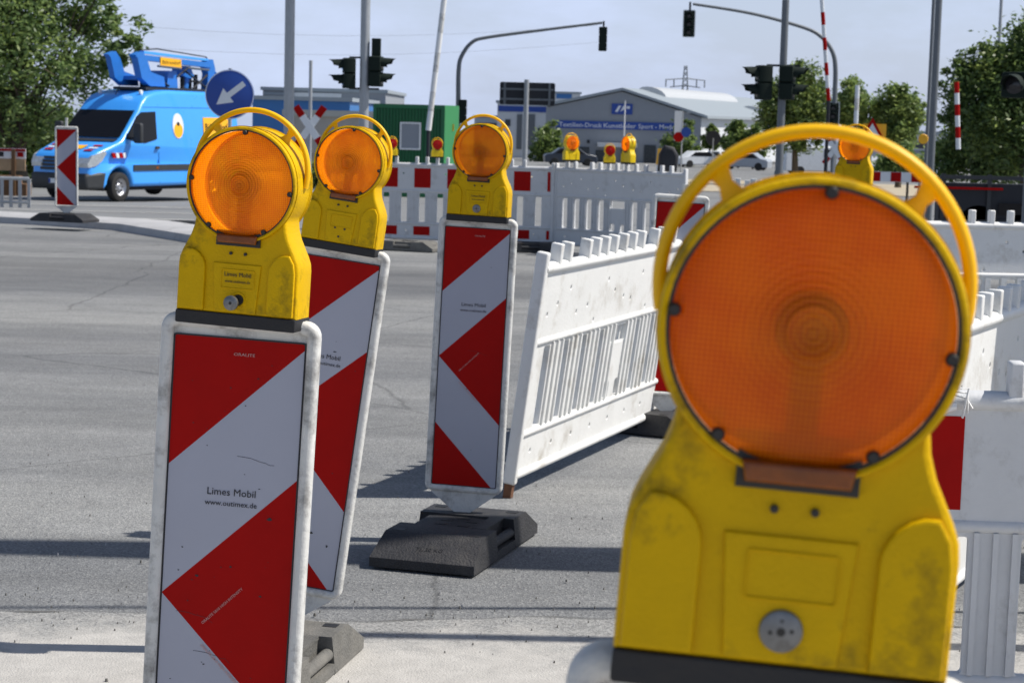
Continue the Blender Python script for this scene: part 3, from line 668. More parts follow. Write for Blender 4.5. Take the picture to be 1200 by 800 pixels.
# ================================================================== BARRIERS
def barrier(name, label, p0, p1, lean=0, kind='plain', m='barrier', z0=.07, detail=True, red_off=.1, group='white plastic barriers', pegs=None, flip=False):
    p0 = Vector(p0); p1 = Vector(p1); d = p1-p0; Ln = Vector((d.x,d.y,0)).length
    root = empty(name, label, 'barrier', group=group)
    ez = math.atan2(d.y, d.x); ey = -math.atan2(d.z, Ln)
    mm = Matrix.Translation((p0.x,p0.y,p0.z+z0)) @ Matrix.Rotation(ez,4,'Z') @ Matrix.Rotation(ey,4,'Y') @ Matrix.Rotation(lean,4,'X')
    place_m(root, mm)
    c = Ln/2; holes = []
    def H(x0, z0_, x1, z1_, r=.012): holes.append(rrect(x0,z0_,x1,z1_,r,3))
    H(c-.125,.49,c+.125,.575); H(c-.125,.215,c-.045,.30); H(c+.045,.215,c+.125,.30)
    n = 4; step = (c-.16-.06)/n
    for i in range(n):
        for s in (-1, 1):
            xc = c + s*(.16 + step*(i+.5)) ; H(xc-.038, .215, xc+.038, .575)
    if detail:
        for k in range(int(Ln/.27)):
            x = .12+.27*k
            if x < Ln-.06: holes.append(circ(x,.72+.10*(k%2),.011,10)); holes.append(circ(x+.04,.11,.011,10))
            if kind == 'plain' and x+.1 < Ln-.05: holes.append(circ(x+.12,.76-.06*(k%3),.011,10))
    me = plate(rrect(0,0,Ln,.93,.012,3), holes, -.014, .014, .003, 1)
    mb = MB().merge(me)
    if detail:
        me2 = plate(rrect(.01,.05,Ln-.01,.92,.01,2), [h for h in holes if len(h) != 10], -.0045, .0045, 0, 0)
    body = mb.build('panel', m, root, smooth=40)
    # rails
    rl = MB()
    for z, r in ((.925,.026),(.602,.020),(.198,.020),(.018,.024)):
        rl.path([(0.0,0,z),(Ln,0,z)], r, 12, 1.25, up=(0,1,0))
    rl.build('rail', m, root, smooth=60)
    if detail:
        rb = MB(); xs_ = [c+s*(.16+step*i) for s in (-1,1) for i in range(1, n)]+[c-.16, c+.16]
        for x in xs_:
            w_ = step-.076
            for k in (-.36, 0, .36):
                for s in (-1, 1):
                    rb.box(x+k*w_-.007, x+k*w_+.007, min(s*.013,s*.024), max(s*.013,s*.024), .215, .588)
        rb.cur = 0; body_mb = MB(); body_mb.v = rb.v; body_mb.f = rb.f; body_mb.mi = rb.mi
        body_mb.merge(body.data); nd = body_mb.mesh('panel', [m], 40); body.data = nd
        MB().box(-.004,Ln*0-.0,-.001,.001,0,.001)
    for x in (.0, Ln):
        MB().merge(plate(rrect(x-.020,-.02,x+.020,1.0,.012,3), [], -.028, .028, .010, 2)).build('end_post', m, root, smooth=50)
    pg = pegs if pegs is not None else [.17,.30,.56,.69,.82,.95,1.10,1.24,1.38,1.62,1.76,1.92]
    pm = None
    for x in pg:
        if x > Ln-.06: continue
        b_ = MB().merge(plate(rrect(x-.019,.93,x+.019,1.028,.006,2), [], -.026, .026, .006, 1))
        b_.build('peg', m, root, smooth=50)
    if kind == 'striped':
        k = 0; x = red_off
        while x < Ln-.03:
            w_ = min(.21 if x > .02 else .165, Ln-.03-x)
            for za, zb_ in ((.645,.885),(.055,.165))[:2 if z0 > .05 else 1]:
                MB().box(x,x+w_,-.0160,-.0142,za,zb_).build('red_reflector', 'sheet_red', root, smooth=None)
            x += .42
    return root, mm, Ln
E, mE, LE = barrier('barrier_fence', 'bright white plastic barrier leaning to the right beside the middle board', (xat(598,8.36,.07),8.36,0), (xat(786,10.65,.07),10.65,0), R(7.3))
MB().box(-.018,.018,-.02,.02,-.10,.0).xf(mE).build('tmpx','rust') if False else None
o = MB().box(-.016,.016,-.018,.018,-.11,-.018).build('foot_post', 'rust', E)
o = MB().box(LE-.016,LE+.016,-.018,.018,-.09,-.018).build('foot_post', 'rust', E)
foot_at('dusty black rubber foot under the far end of the leaning barrier', .66, 10.35, R(62))
barrier('barrier_fence', 'striped red and white barrier across the junction behind the middle lamp', gp(436,24.6), gp(646,24.2), 0, 'striped', 'barrier_grey', red_off=.11)
0 and barrier('barrier_fence', 'another length of striped barrier hidden mostly by the two left lamps', gp(222,24.9), gp(432,24.6), 0, 'striped', 'barrier_grey', red_off=.25)
barrier('barrier_fence', 'plain grey-white barrier carrying two yellow lamps in the distance', gp(650,24.2), gp(800,22.9), 0, 'plain', 'barrier_grey')
barrier('barrier_fence', 'plain white barrier standing crosswise behind the right edge of the big lamp', gp(1010,12.75), gp(1235,12.9), 0, 'plain', 'barrier')
barrier('barrier_fence', 'sunlit white barrier running away behind the near right barrier', (1.20,6.05,0), (2.20,8.02,0), R(2), 'plain', 'barrier', z0=.03)
G_, mG, LG_ = barrier('barrier_fence', 'nearest barrier at the right edge with a red reflector block', (.975,4.95,0), (3.095,4.84,0), R(1), 'striped', 'barrier_grey', z0=.02, red_off=.012, pegs=[.30,.52,.9,1.3,1.7])
foot_at('grey dusty rubber foot in front of the striped barrier', *gp(478,23.6).xy, R(70), 'rubber_dusty')
foot_at('black rubber foot at the right end of the striped barrier', *gp(622,23.9).xy, R(88))
foot_at('black rubber foot at the near right barrier, below the picture', 1.15, 4.95, R(10))
# plastic tie round the near right barrier
mb = MB()
for k in range(3):
    pts = [Vector((1.06+.012*k, 4.895-.004*k, .965-.01*k)), Vector((1.10,4.885,.965+.008*k)), Vector((1.145,4.885-.01*k,.955+.014*k)), Vector((1.16-.012*k,4.88,.930-.012*k))]
    mb.path(pts, .0025, 6, 2.5)
tag(mb.build('tape_tie', 'white_paint'), 'white plastic tape knotted round the near right barrier rail', 'tape tie')
MB  # noqa
tp = MB(); tp.path([(1.0,4.915,.945),(1.03,4.895,.935),(1.07,4.89,.93),(1.12,4.888,.935)], [.02,.028,.026,.012], 10, 1.2); tag(tp.build('wrapped_tape', 'white_paint'), 'bundle of white tape wound over the near barrier above its red block', 'tape')

# boards further off
bJ = Vector((xat(796,10.25,1.2)-.04, 10.25, 0)); setup(boardJ, bJ, R(6), .04, 0, -.0, 'red and white board without a lamp, cut by the big lamp\'s handle', BG)
MB().box(-.018+.02,.018+.02,-.014,.014,1.215,1.30,.004).build('top_post', 'frame', boardJ)
bS = gp(78,26.0); setup(boardS, bS+Vector((0,0,.10)), R(4), .0, 0, 0, 'small distant red and white board on the kerb in front of the blue van', BG)
MB().box(-.016,.016,-.014,.014,1.215,1.36,.004).build('top_post', 'frame', boardS)
f_ = foot_at('black rubber foot of the distant board on the kerb', bS.x, bS.y-.1, R(70)); f_.location.z = .10
bK = beacon_frame(1003, 12.6, .02); setup(boardK, bK, R(-22), .02, 0, 0, 'board hidden behind the big lamp, carrying the yellow lamp above it', BG)
setup(lampK, bK, R(-22), .02, 0, TOP, 'distant yellow lamp seen through the big lamp\'s handle at right', LG)
foot_at('rubber foot of the board hidden behind the big lamp', bK.x, bK.y, R(-20))
foot_at('black rubber wedge foot standing on the road by the front left lamp', *gp(219,27.0).xy, R(80))

# distant small lamps on the far barriers
def far_lamp(label, px, Y, zb, yaw, lens, sc_, group):
    l = copy_tree(lamp0)
    for ch in [x for x in col.objects if x.parent == l and x.name.startswith('lens')]: ch.data = ch.data.copy(); ch.data.materials[0] = MT[lens]
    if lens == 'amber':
        for ch in [x for x in col.objects if x.parent == l and x.name.startswith('reflector')]: ch.data = ch.data.copy(); ch.data.materials[0] = MT['reflector_added_glow']
    for ch in [x for x in col.objects if x.parent == l]:
        if ch.name.startswith(('lock',)):
            for g in [x for x in col.objects if x.parent == ch]: bpy.data.objects.remove(g)
            bpy.data.objects.remove(ch)
        elif ch.name.startswith('housing'): ch.data = ch.data.copy(); ch.data.materials[0] = MT['yellow2']
    place_m(l, Matrix.Translation(gp(px, Y, zb)) @ Matrix.Rotation(yaw,4,'Z') @ Matrix.Scale(sc_,4)); tag(l, label, None, group)
far_lamp('small yellow lamp with bright orange lens at left on the plain far barrier', 669, 24.0, 1.095, R(25), 'amber', .86, LG)
far_lamp('small yellow lamp seen edge-on at right on the plain far barrier', 736, 23.4, 1.095, R(-62), 'amber', .90, LG)
RG = 'small red warning lamps'
far_lamp('small red-lensed lamp on the striped barrier, right of the pale orange lamp', 459, 24.5, 1.09, R(15), 'red_lens', .62, RG)
far_lamp('small red-lensed lamp in front of the green container, left of the middle lamp', 512, 24.4, 1.09, R(10), 'red_lens', .62, RG)
far_lamp('small red-lensed lamp between the two yellow lamps of the plain far barrier', 714, 23.6, 1.09, R(10), 'red_lens', .60, RG)

# ================================================================== POLES AND SIGNALS
def pole(name, label, cat, px, Y, r, h, m='galv', r1=None, group=None, flange=True, wx=None):
    p = gp(px, Y); root = empty(name, label, cat, p, group=group)
    mb = MB().tube((0,0,-.05), (0,0,h), r, r1 or r*.85, 20); 
    if flange: mb.tube((0,0,1.0),(0,0,1.06),r*1.15,r*1.1,20)
    mb.build('pole', m, root, smooth=50)
    if flange: MB().box(-r*1.9,r*1.9,-r*1.9,r*1.9,-.04,.03,.01).build('base_flange', m, root)
    return root
def signal(name, label, px, py, Y, face, n, s=1, m='signal', backboard=False, group='traffic signal heads'):
    """signal head with n lamps; local -y is the face"""
    c = at(px, py, Y); root = empty(name, label, 'traffic signal', c, face, group)
    w, h, dp = .15*s, .29*s*n/2, .11*s
    mb = MB()
    for i in range(n):
        zc = h-.29*s*(i+.5)
        P = [(-w,zc-.125*s),(-w+.03*s,zc-.142*s),(w-.03*s,zc-.142*s),(w,zc-.125*s),(w,zc+.125*s),(w-.03*s,zc+.142*s),(-w+.03*s,zc+.142*s),(-w,zc+.125*s)]
        mb.merge(plate(P, [], -dp, dp, .015*s, 1))
    mb.box(-w*.7,w*.7,-dp*.6,dp*1.15,-h+.02,h-.02)
    mb.build('housing', m, root, smooth=35)
    for i in range(n):
        zc = h-.29*s*(i+.5)
        MB().lathe([(.0001,-dp-.022*s),(.06*s,-dp-.017*s),(.1*s,-dp-.002*s)], 24, (0,0,zc)).build('signal_lens', 'signal_lens', root)
        v = MB(); n_ = 20; V = []; Fa = []
        for k in range(n_+1):
            t = R(-25+230*k/n_)
            ln = (.27 - .10*abs(math.cos(t)) - (.1 if math.sin(t) < 0 else 0))*s
            for r_ in (.112, .120):
                V.append((r_*s*math.cos(t), -dp, zc+r_*s*math.sin(t))); V.append((r_*s*.97*math.cos(t), -dp-ln, zc+r_*s*.97*math.sin(t)-.01*s))
        for k in range(n_):
            a = k*4; b = a+4; Fa += [(a,a+1,b+1,b),(a+2,b+2,b+3,a+3),(a+1,a+3,b+3,b+1)]
        v.add(V, Fa).build('visor', m, root, smooth=40)
    if backboard:
        MB().merge(plate(rrect(-w*1.5,-h*1.13,w*1.5,h*1.13,.05*s,3), [rrect(-w*1.3,-h*1.07,w*1.3,h*1.07,.04*s,3)], -dp*.2, dp*.1, 0, 0)).build('backboard_border', 'white_paint', root)
        MB().merge(plate(rrect(-w*1.3,-h*1.07,w*1.3,h*1.07,.04*s,3), [], -dp*.15, dp*.05, 0, 0)).build('backboard', m, root)
    return root
pole('lamp_post', 'tall grey lamp post rising out of the picture right of the blue arrow sign', 'lamp post', 337, 40, .105, 12)
pl = pole('signal_pole', 'tall grey pole carrying two black signals above the pale orange lamp', 'signal pole', 424.5, 40, .10, 12)
b_ = MB(); b_.box(-.31,.30,-.02,.02,4.02,4.06); b_.box(-.31,.30,-.02,.02,3.40,3.44); b_.build('bracket', 'dark', pl)
c0 = at(426,86,40).z
for ch in [x for x in col.objects if x.parent == pl and x.name.startswith('bracket')]: ch.location.z = (c0 - pl.location.z) - 3.73
signal('traffic_signal', 'black two-lamp signal turned left on the pole above the pale orange lamp', 408.5, 86, 40, R(-80), 2, 1.06)
signal('traffic_signal', 'black two-lamp signal turned right on the same tall pole', 441, 84, 40, R(80), 2, 1.06)
tg = MB().box(-.09,.09,-.08,.08,-.25,.25,.01).build('signal_box', 'signal'); tg.location = at(441,60,40.0); tag(tg, 'small dark box standing on the right-turned signal of the tall pole', 'signal box')
p913 = pole('signal_pole', 'shorter grey pole with two black signals left of the red striped arm', 'signal pole', 910, 36, .075, 4.15, 'dark_galv')
signal('traffic_signal', 'black two-lamp signal turned left on the shorter right pole', 894.5, 97, 36, R(-80), 2, 1.08)
signal('traffic_signal', 'black two-lamp signal turned right in front of the tree', 923, 97, 36, R(72), 2, 1.08)
b_ = MB().box(-.30,.30,-.02,.02,-.02,.02).build('bracket', 'dark', p913); b_.location.z = at(910,77,36).z - p913.location.z
def mast(label, px, Y, pts, slabel, sx, sy, shade, n=3):
    p = gp(px, Y); root = empty('signal_mast', label, 'signal mast', p, group='curved signal masts')
    P = [at(a, b, Y) - p for a, b in pts]
    Q = [Vector((P[0].x*.0, 0, -.05))] + P
    # smooth through the points
    S = []
    for i in range(len(Q)-1):
        a = Q[max(i-1,0)]; b = Q[i]; c = Q[i+1]; d = Q[min(i+2,len(Q)-1)]
        for k in range(6):
            t = k/6; S.append(.5*((2*b)+(-a+c)*t+(2*a-5*b+4*c-d)*t*t+(-a+3*b-3*c+d)*t*t*t))
    S.append(Q[-1]); n_ = len(S)
    MB().path(S, [.095-.055*k/n_ for k in range(n_)], 12).build('mast_arm', 'dark_galv', root, smooth=60)
    e = at(sx, sy, Y) - p; MB().box(e.x-.03,e.x+.03,-.03,.03,e.z+.35,P[-1].z+.06).build('hanger', 'dark', root)
    return root
mast('thin curved mast reaching right over the road to a hanging signal', 535, 66, [(536.5,160),(537,120),(537.5,82),(541,66),(553,50),(572,44),(640,35),(706,27)], '', 707, 46, 0)
signal('traffic_signal', 'dark three-lamp signal hanging from the left mast, seen from behind', 706.5, 46, 66, R(178), 3, .92)
signal('traffic_signal', 'dark signal box on the left mast beside the green container', 542, 131, 66, R(178), 3, .92)
mast('thin curved mast reaching left over the road to a hanging signal with pale border', 976, 62, [(977,160),(978,120),(979,80),(975,60),(962,43),(940,32),(880,16),(812,5)], '', 808, 28, 0)
signal('traffic_signal', 'three-lamp signal with pale border hanging from the right mast', 807.5, 28, 62, R(-5), 3, .86, backboard=True)
signal('traffic_signal', 'three-lamp signal with pale border on the right mast, above the big lamp', 976, 136, 62, R(-8), 3, .90, backboard=True)
# blue arrow sign
ps = gp(268, 32); root = empty('arrow_sign', 'round blue sign with white arrow pointing down left, above the front left lamp', 'road sign', ps)
cz = at(271,111,32).z - ps.z
MB().tube((0,.04,-.05),(0,.04,cz+.42),.032,n=14).build('pole', 'galv', root)
MB().lathe([(.0001,.0),(.385,.0),(.395,.004),(.398,.014),(.385,.018),(.0001,.018)], 64, (0,-.03,cz)).build('sign_disc', 'sign_blue', root)
MB().lathe([(.382,-.0325),(.395,-.0325),(.395,-.031)], 64, (0,0,cz)).build('border', 'sign_white', root)
aw = [(.30,.045),(-.02,.045),(-.02,.14),(-.27,0),(-.02,-.14),(-.02,-.045),(.30,-.045)]
aw = [(x*math.cos(R(38))-z*math.sin(R(38)), x*math.sin(R(38))+z*math.cos(R(38))) for x, z in aw]
MB().slab([(x,z+cz) for x,z in aw], -.034, -.0305).build('arrow', 'sign_white', root, smooth=None)
# other poles at the right
pole('lamp_post', 'tall grey post rising out of the picture at right, beside a thinner one', 'lamp post', 1087, 38, .068, 12, 'dark_galv')
pole('signal_pole', 'thin grey mast just left of the tall right-hand post, with a yellow disc', 'pole', 1081, 39.5, .035, 12, 'dark_galv', flange=False)
dd = MB().lathe([(.0001,-.01),(.09,-.01),(.1,0),(.09,.01),(.0001,.01)], 24).build('yellow_disc', 'orange_panel'); dd.location = at(1082,163,39.3); tag(dd, 'small round yellow disc on the thin right-hand mast', 'disc')
pole('pole', 'thin pale pole rising through the dark tree at far right', 'pole', 1160, 52, .045, 12, 'galv', flange=False)
pole('pole', 'thin galvanised post by the railway cross', 'pole', 362, 45, .045, 3.35, 'galv', flange=False)
# railway crossing signs and barrier arms
def crossbuck(label, px, py, Y, s=1, rz=0):
    c = at(px, py, Y); root = empty('railway_cross', label, 'railway sign', c, rz, 'railway crossing crosses')
    for a, sgn in ((R(55),1),(R(-55),-1)):
        for nm, x0, x1, m in (('board',-.32,.32,'sign_white'),('board_end',.32,.60,'sheet_red'),('board_end',-.60,-.32,'sheet_red')):
            mb = MB().box(x0*s,x1*s,-.02+.018*sgn,-.004+.018*sgn,-.085*s,.085*s); mb.xf(Matrix.Rotation(-a,4,'Y')); mb.build(nm, m, root, smooth=None)
    MB().tube((0,.06,-2.4),(0,.06,.5*s),.03).build('post', 'galv', root)
crossbuck('red and white railway cross left of the pale orange lamp', 363, 149, 44, .92)
crossbuck('white railway cross hanging behind the big lamp\'s handle', 978, 175, 60, .9)
def arm(label, x0, y0, x1, y1, Y, r, cols, seg, r1=None, base=None):
    a = at(x0,y0,Y); b = at(x1,y1,Y); root = empty('crossing_gate', label, 'crossing barrier arm', a, group='raised crossing barrier arms')
    d = b-a; n = max(2, int(d.length/seg)); m = MB()
    for i in range(n):
        m.cur = i % 2; m.tube(d*(i/n), d*((i+1)/n), r, r, 10, cap=(i in (0, n-1)))
    m.build('pole', list(cols), root)
    if base: MB().tube(d*0, Vector((0,0,gz(Y)-a.z)), .05, n=10).build('post', 'dark', root)
    return root
arm('raised white barrier arm leaning beside the green container', 502, 153, 524, -30, 52, .075, ('white_paint','frame'), .5, base=True)
arm('raised thin red and white arm behind the right mast', 971, 118, 961, -30, 52, .055, ('sheet_red','sign_white'), .30, base=True)
arm('short upright red and white arm in front of the dark tree', 1123, 175, 1121, 96, 40, .05, ('sign_white','sheet_red'), .22)
arm('grey and white post standing between the two right trees', 1003, 145, 1005, 100, 60, .07, ('sign_white','frame'), .3, base=True)
# warning triangle
tr = empty('warning_sign', 'red triangular warning sign on orange board beside the distant yellow lamp', 'road sign', at(1022,153,34)); tr.scale = (.72,.72,.72)
P = [(-.42,-.30),(.42,-.30),(0,.42)]
MB().merge(plate([(-.22,-.36),(.34,-.36),(.34,.16),(-.22,.16)], [], .01, .03, 0, 0)).build('backing_board', 'orange_panel', tr)
MB().merge(plate([(x*.72,z*.72) for x,z in P], [[(x*.42,z*.42) for x,z in P]], -.02, .0, 0, 0)).build('red_border', 'sheet_red', tr)
MB().slab([(x*.46,z*.46) for x,z in P], -.012, -.002).build('triangle_face', 'sign_white', tr)
MB().tube((0,.05,-3.0),(0,.05,.2),.03).build('post', 'galv', tr)
# blank sign backs
pb = gp(614, 72); root = empty('direction_sign', 'large dark sign seen from behind on a pale post left of the hall', 'road sign', pb)
a = at(586,96,72)-pb; b = at(650,124,72)-pb
MB().merge(plate(rrect(a.x,b.z,b.x,a.z,.06,3), [], -.02, .02, 0, 0)).build('sign_board', 'dark', root)
mb = MB()
for z in (a.z-.25, b.z+.2): mb.box(a.x+.05,b.x-.05,-.05,-.03,z-.035,z+.035)
for f_ in (.09,.90): mb.box(a.x+(b.x-a.x)*f_-.04, a.x+(b.x-a.x)*f_+.04, -.07,-.05,b.z,a.z)
mb.build('stiffener', 'dark_galv', root)
MB().tube((0,-.16,-.05),(0,-.16,a.z+.1),.09,n=14).build('post', 'galv', root)
# pylon
pp = gp(800, 420); root = empty('power_pylon', 'faint lattice electricity pylon above the hall roof', 'pylon', pp)
Hh = at(799,77,420).z - pp.z; mb = MB(); w0 = 1.5
for sx in (-1,1):
    for sy in (-1,1): mb.tube((sx*w0,sy*w0,0),(sx*.25,sy*.25,Hh),.16,.1,6)
k = 16
for i in range(k):
    z0_, z1_ = Hh*i/k, Hh*(i+1)/k; a_, b2 = w0*(1-i/k)+.25*i/k, w0*(1-(i+1)/k)+.25*(i+1)/k
    mb.tube((-a_,-a_,z0_),(b2,-b2,z1_),.10,n=5); mb.tube((a_,-a_,z0_),(-b2,-b2,z1_),.10,n=5)
for zf, ww in ((.84,4.2),(.76,3.2)):
    mb.tube((-ww,0,Hh*zf),(0,0,Hh*(zf+.02)),.12,n=5); mb.tube((ww,0,Hh*zf),(0,0,Hh*(zf+.02)),.12,n=5)
mb.build('lattice', 'galv', root)
mb = MB()
for x in (-4.1,-2.4,2.4,4.1): mb.tube((x,0,Hh*.845),(x,0,Hh*.845-1.6),.12,n=6)
mb.build('insulator', 'dark_galv', root)
# overhead wires top left
for k_, (l_, y0_, y1_) in enumerate((('upper overhead wire sagging across the sky at top left',-20,60),('lower overhead wire sagging across the sky at top left',8,80))):
    a = at(-300,y0_,90); b = at(700,y1_-30,150); pts = [a.lerp(b,t/12)+Vector((0,0,-1.5*math.sin(math.pi*t/12))) for t in range(13)]
    tag(MB().path(pts, .007, 5).build('overhead_wire', 'dark_galv'), l_, 'wire')

# ================================================================== BUILDINGS
def wall_box(mb, x0, x1, y0, y1, z0, z1): mb.box(x0,x1,y0,y1,z0,z1)
# the hall with the gable
Yh = 205.0; zb = gz(Yh)-.2
A = at(640,126,Yh); B = at(729,107.5,Yh); C = at(822,138,Yh); org = Vector((A.x,Yh,zb))
hall = empty('hall', 'grey industrial hall with low gable, blue lettered band and white side wall', 'building', org)
D = Vector((20,60,0)); la = lambda v: v-org
g = [Vector((0,0,0)), la(A), la(B), la(C), Vector((la(C).x,0,0))]
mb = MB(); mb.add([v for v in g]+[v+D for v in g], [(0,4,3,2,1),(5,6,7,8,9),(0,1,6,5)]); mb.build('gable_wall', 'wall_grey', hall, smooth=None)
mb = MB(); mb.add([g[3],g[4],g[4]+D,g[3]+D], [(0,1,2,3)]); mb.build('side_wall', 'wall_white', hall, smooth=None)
up = Vector((0,0,.12)); ov = Vector((.25,-.5,0))
mb = MB(); rr = [g[1]+up+Vector((-.3,-.4,-.05)), g[2]+up+Vector((0,-.4,0)), g[3]+up+Vector((.6,-.4,-.2))]
rb_ = [v+D*1.01 for v in rr]; th = Vector((0,0,.28))
mb.add(rr+rb_+[v+th for v in rr+rb_], [(6,7,10,9),(7,8,11,10),(0,3,4,1),(1,4,5,2),(0,1,7,6),(1,2,8,7),(2,5,11,8),(3,0,6,9)]); mb.build('roof', 'roof_grey', hall, smooth=None)
for (t0, t1, off) in ((.12,.70,Vector((1.2,0,-.35))),(.60,1.02,Vector((6.0,0,-1.9)))):
    a = g[2]+D*t0+off; b = g[2]+D*t1+off; pts = []
    mb = MB(); V = []; n_ = 8
    for p in (a, b):
        for k in range(n_+1):
            t = math.pi*k/n_; V.append(p+Vector((1.5*math.cos(t), .0, .25+.75*math.sin(t)-.3*math.cos(t)*1.0)))
    mb.add(V, [(k,k+1,n_+2+k,n_+1+k) for k in range(n_)]+[tuple(range(n_+1)), tuple(range(n_+1,2*n_+2))[::-1]])
    mb.build('skylight', 'roof_pale', hall, smooth=40)
def on_wall(x0, y0, x1, y1, name, m, proud=.08, yy=Yh, th=.06):
    a = at(x0,y0,yy-proud); b = at(x1,y1,yy-proud); 
    o = MB().box(a.x-org.x,b.x-org.x,-proud-th,-proud,b.z-org.z,a.z-org.z).build(name, m, hall, smooth=None); return o, a, b
bd, a, b = on_wall(652,141,792,153.5,'sign_band','sign_blue')
zt = (a.z+b.z)/2 - org.z
MT['sign_letters'] = mat('white_letters', (.8,.82,.85), .5)
for tx, px_ in (('Textilien-Druck',680),('Kunstleder',726),('Sport - Mode',769)):
    t = text_mesh(tx, .66); mb = MB().merge(t).xf(Matrix.Translation((xat(px_,Yh,zt+org.z)-org.x,-.16,zt-.24)) @ Matrix.Scale(1.05 if px_ != 726 else 1.15,4,(1,0,0))); mb.build('lettering', 'sign_letters', bd, smooth=None)
lg, a, b = on_wall(717,121.5,741,134.5,'logo_panel','sign_blue')
zz = (a.z+b.z)/2-org.z; xx = (a.x+b.x)/2-org.x
mb = MB(); mb.slab([(xx-.75,zz-.3),(xx-.35,zz+.35),(xx-.1,zz+.35),(xx-.45,zz-.3)], -.18,-.15); mb.slab([(xx-.2,zz-.3),(xx+.15,zz+.4),(xx+.45,zz-.3),(xx+.15,zz-.05)], -.18,-.15); mb.slab([(xx+.45,zz+.05),(xx+.8,zz+.05),(xx+.8,zz+.3),(xx+.45,zz+.3)], -.18,-.15)
mb.build('emblem', 'sign_letters', lg, smooth=None)
for x0, x1, y0, y1 in ((650,662,172,190),(672,690,172,192),(698,712,176,193),(728,744,176,193),(755,768,170,192),(776,792,170,193)):
    o, a, b = on_wall(x0,y0,x1,y1,'window','dark_win')
o, a, b = on_wall(700,167,746,173,'canopy','wall_white',.1,Yh,1.2)
for x in (655,690,775): on_wall(x-2,164,x+1,168,'wall_lamp','dark',.08)
# white and blue building left of the hall
def block(name, label, x0, x1, ytop, Y, dep, m, cat='building', parts=(), rot=0):
    a = at(x0,ytop,Y); b = at(x1,ytop,Y); z0_ = gz(Y)-.3; o = Vector((a.x,Y,z0_)); r = empty(name, label, cat, o)
    zt_ = (a.z+b.z)/2-z0_
    MB().box(0,b.x-a.x,0,dep,0,zt_).build('wall', m, r, smooth=None)
    MB().box(-.2,b.x-a.x+.2,-.2,dep+.2,zt_+.002,zt_+.3).build('roof', 'roof_grey', r, smooth=None)
    for nm, px0, px1, py0, py1, mm in parts:
        p = at(px0,py0,Y-.1)-o; q = at(px1,py1,Y-.1)-o
        MB().box(p.x,q.x,-.12-.02*random.random(),-.004,q.z,p.z).build(nm, mm, r, smooth=None)
    return r
block('office_block', 'white building with deep blue fascia behind the dark sign back', 583, 700, 122, 240, 30, 'wall_white', parts=(('fascia',584,640,124,132,'sign_blue'),('fascia_panel',612,632,124.5,133,'wall_white'),('window',592,598,140,148,'dark_win'),('column',606,611,134,175,'dark_galv'),('column',618,626,134,175,'dark_galv'),('window',630,645,150,160,'dark_win')))
block('office_block', 'low white roof box with a blue gable top behind the hall', 650, 680, 110, 300, 20, 'wall_white', parts=(('blue_panel',652,670,110,116,'blue_clad'),))
block('warehouse', 'bright blue warehouse under a grey roof, left behind the lamp posts', 296, 410, 118, 150, 30, 'blue_clad', parts=(('window',300,396,112.5,117,'wall_grey'),))
block('warehouse', 'long grey building top behind the blue warehouse', 308, 452, 107.5, 180, 30, 'wall_grey', parts=(('roof_louvre',345,400,108.5,115,'wall_white'),('roof_louvre',309,340,108,112,'roof_grey')))
block('shed', 'grey shed with a white roof edge behind the railway cross', 336, 452, 137, 95, 16, 'wall_grey', parts=(('roof_edge',336,452,133.5,137,'wall_white'),))
block('building', 'low pale building with dark window band beyond the right lamp post', 1052, 1118, 158, 170, 30, 'wall_white', parts=(('window',1055,1116,166,175,'dark_win'),('wall_panel',1054,1117,176,184,'wall_grey')))
block('building', 'pale low building left of the green container behind the signals', 556, 584, 138, 260, 30, 'wall_white', parts=(('window',560,582,144,148,'dark_win'),))
# factory chimney
c_ = gp(672,260); r_ = empty('chimney', 'short dark chimney behind the hall roof', 'chimney', c_); hz_ = at(672,115,260).z-c_.z
MB().tube((0,0,0),(0,0,hz_),.7,.6,12).build('stack', 'dark_galv', r_)
# green container
pc = gp(437, 58); root = empty('site_container', 'dark green corrugated site container with end wall coloured as sunlit, behind the red lamps', 'container', pc)
xr = xat(520,58,1.6)-pc.x; ht = at(480,122.5,58).z-pc.z
mb = MB(); n_ = 22; w_ = xr/n_; poly = [(0,0)]
for i in range(n_):
    x = i*w_; poly += [(x+.02,0),(x+w_*.3,-.05),(x+w_*.6,-.05),(x+w_*.8,0)]
poly += [(xr,0),(xr,2.3),(0,2.3)]
mb.prism(poly[1:], .12, ht-.12); mb.build('side_wall', 'green', root, smooth=None)
mb = MB(); mb.box(-.03,xr+.03,-.07,2.34,ht-.12,ht); mb.box(-.03,xr+.03,-.07,2.34,0,.12); mb.box(-.03,.07,-.07,.05,.12,ht-.12); mb.box(xr-.07,xr+.03,-.07,.05,.12,ht-.12); mb.build('frame', 'green', root, smooth=None)
mb = MB(); mb.add([(xr+.035,-.06,.1),(xr+.38,1.6,.1),(xr+.38,1.6,ht),(xr+.035,-.06,ht)], [(0,1,2,3)]); mb.box(xr+.02,xr+.38,1.6,2.3,.1,ht-.01); mb.build('end_wall', 'green_lit', root, smooth=None)
p = at(469,143,58)-pc; q = at(493,176,58)-pc
MB().merge(plate(rrect(p.x,q.z,q.x,p.z,.02,2), [rrect(p.x+.05,q.z+.05,q.x-.05,p.z-.05,.01,1)], -.10, -.052, 0, 0)).build('window_frame', 'white_paint', root)
mb = MB(); mb.box(p.x+.05,q.x-.05,-.075,-.058,q.z+.05,p.z-.05); wn = mb.build('window_shutter', 'wall_grey', root)
MB().box(xr+.08,xr+.28,.9,.94,ht-.75,ht-.55).build('yellow_label', 'orange_panel', root)

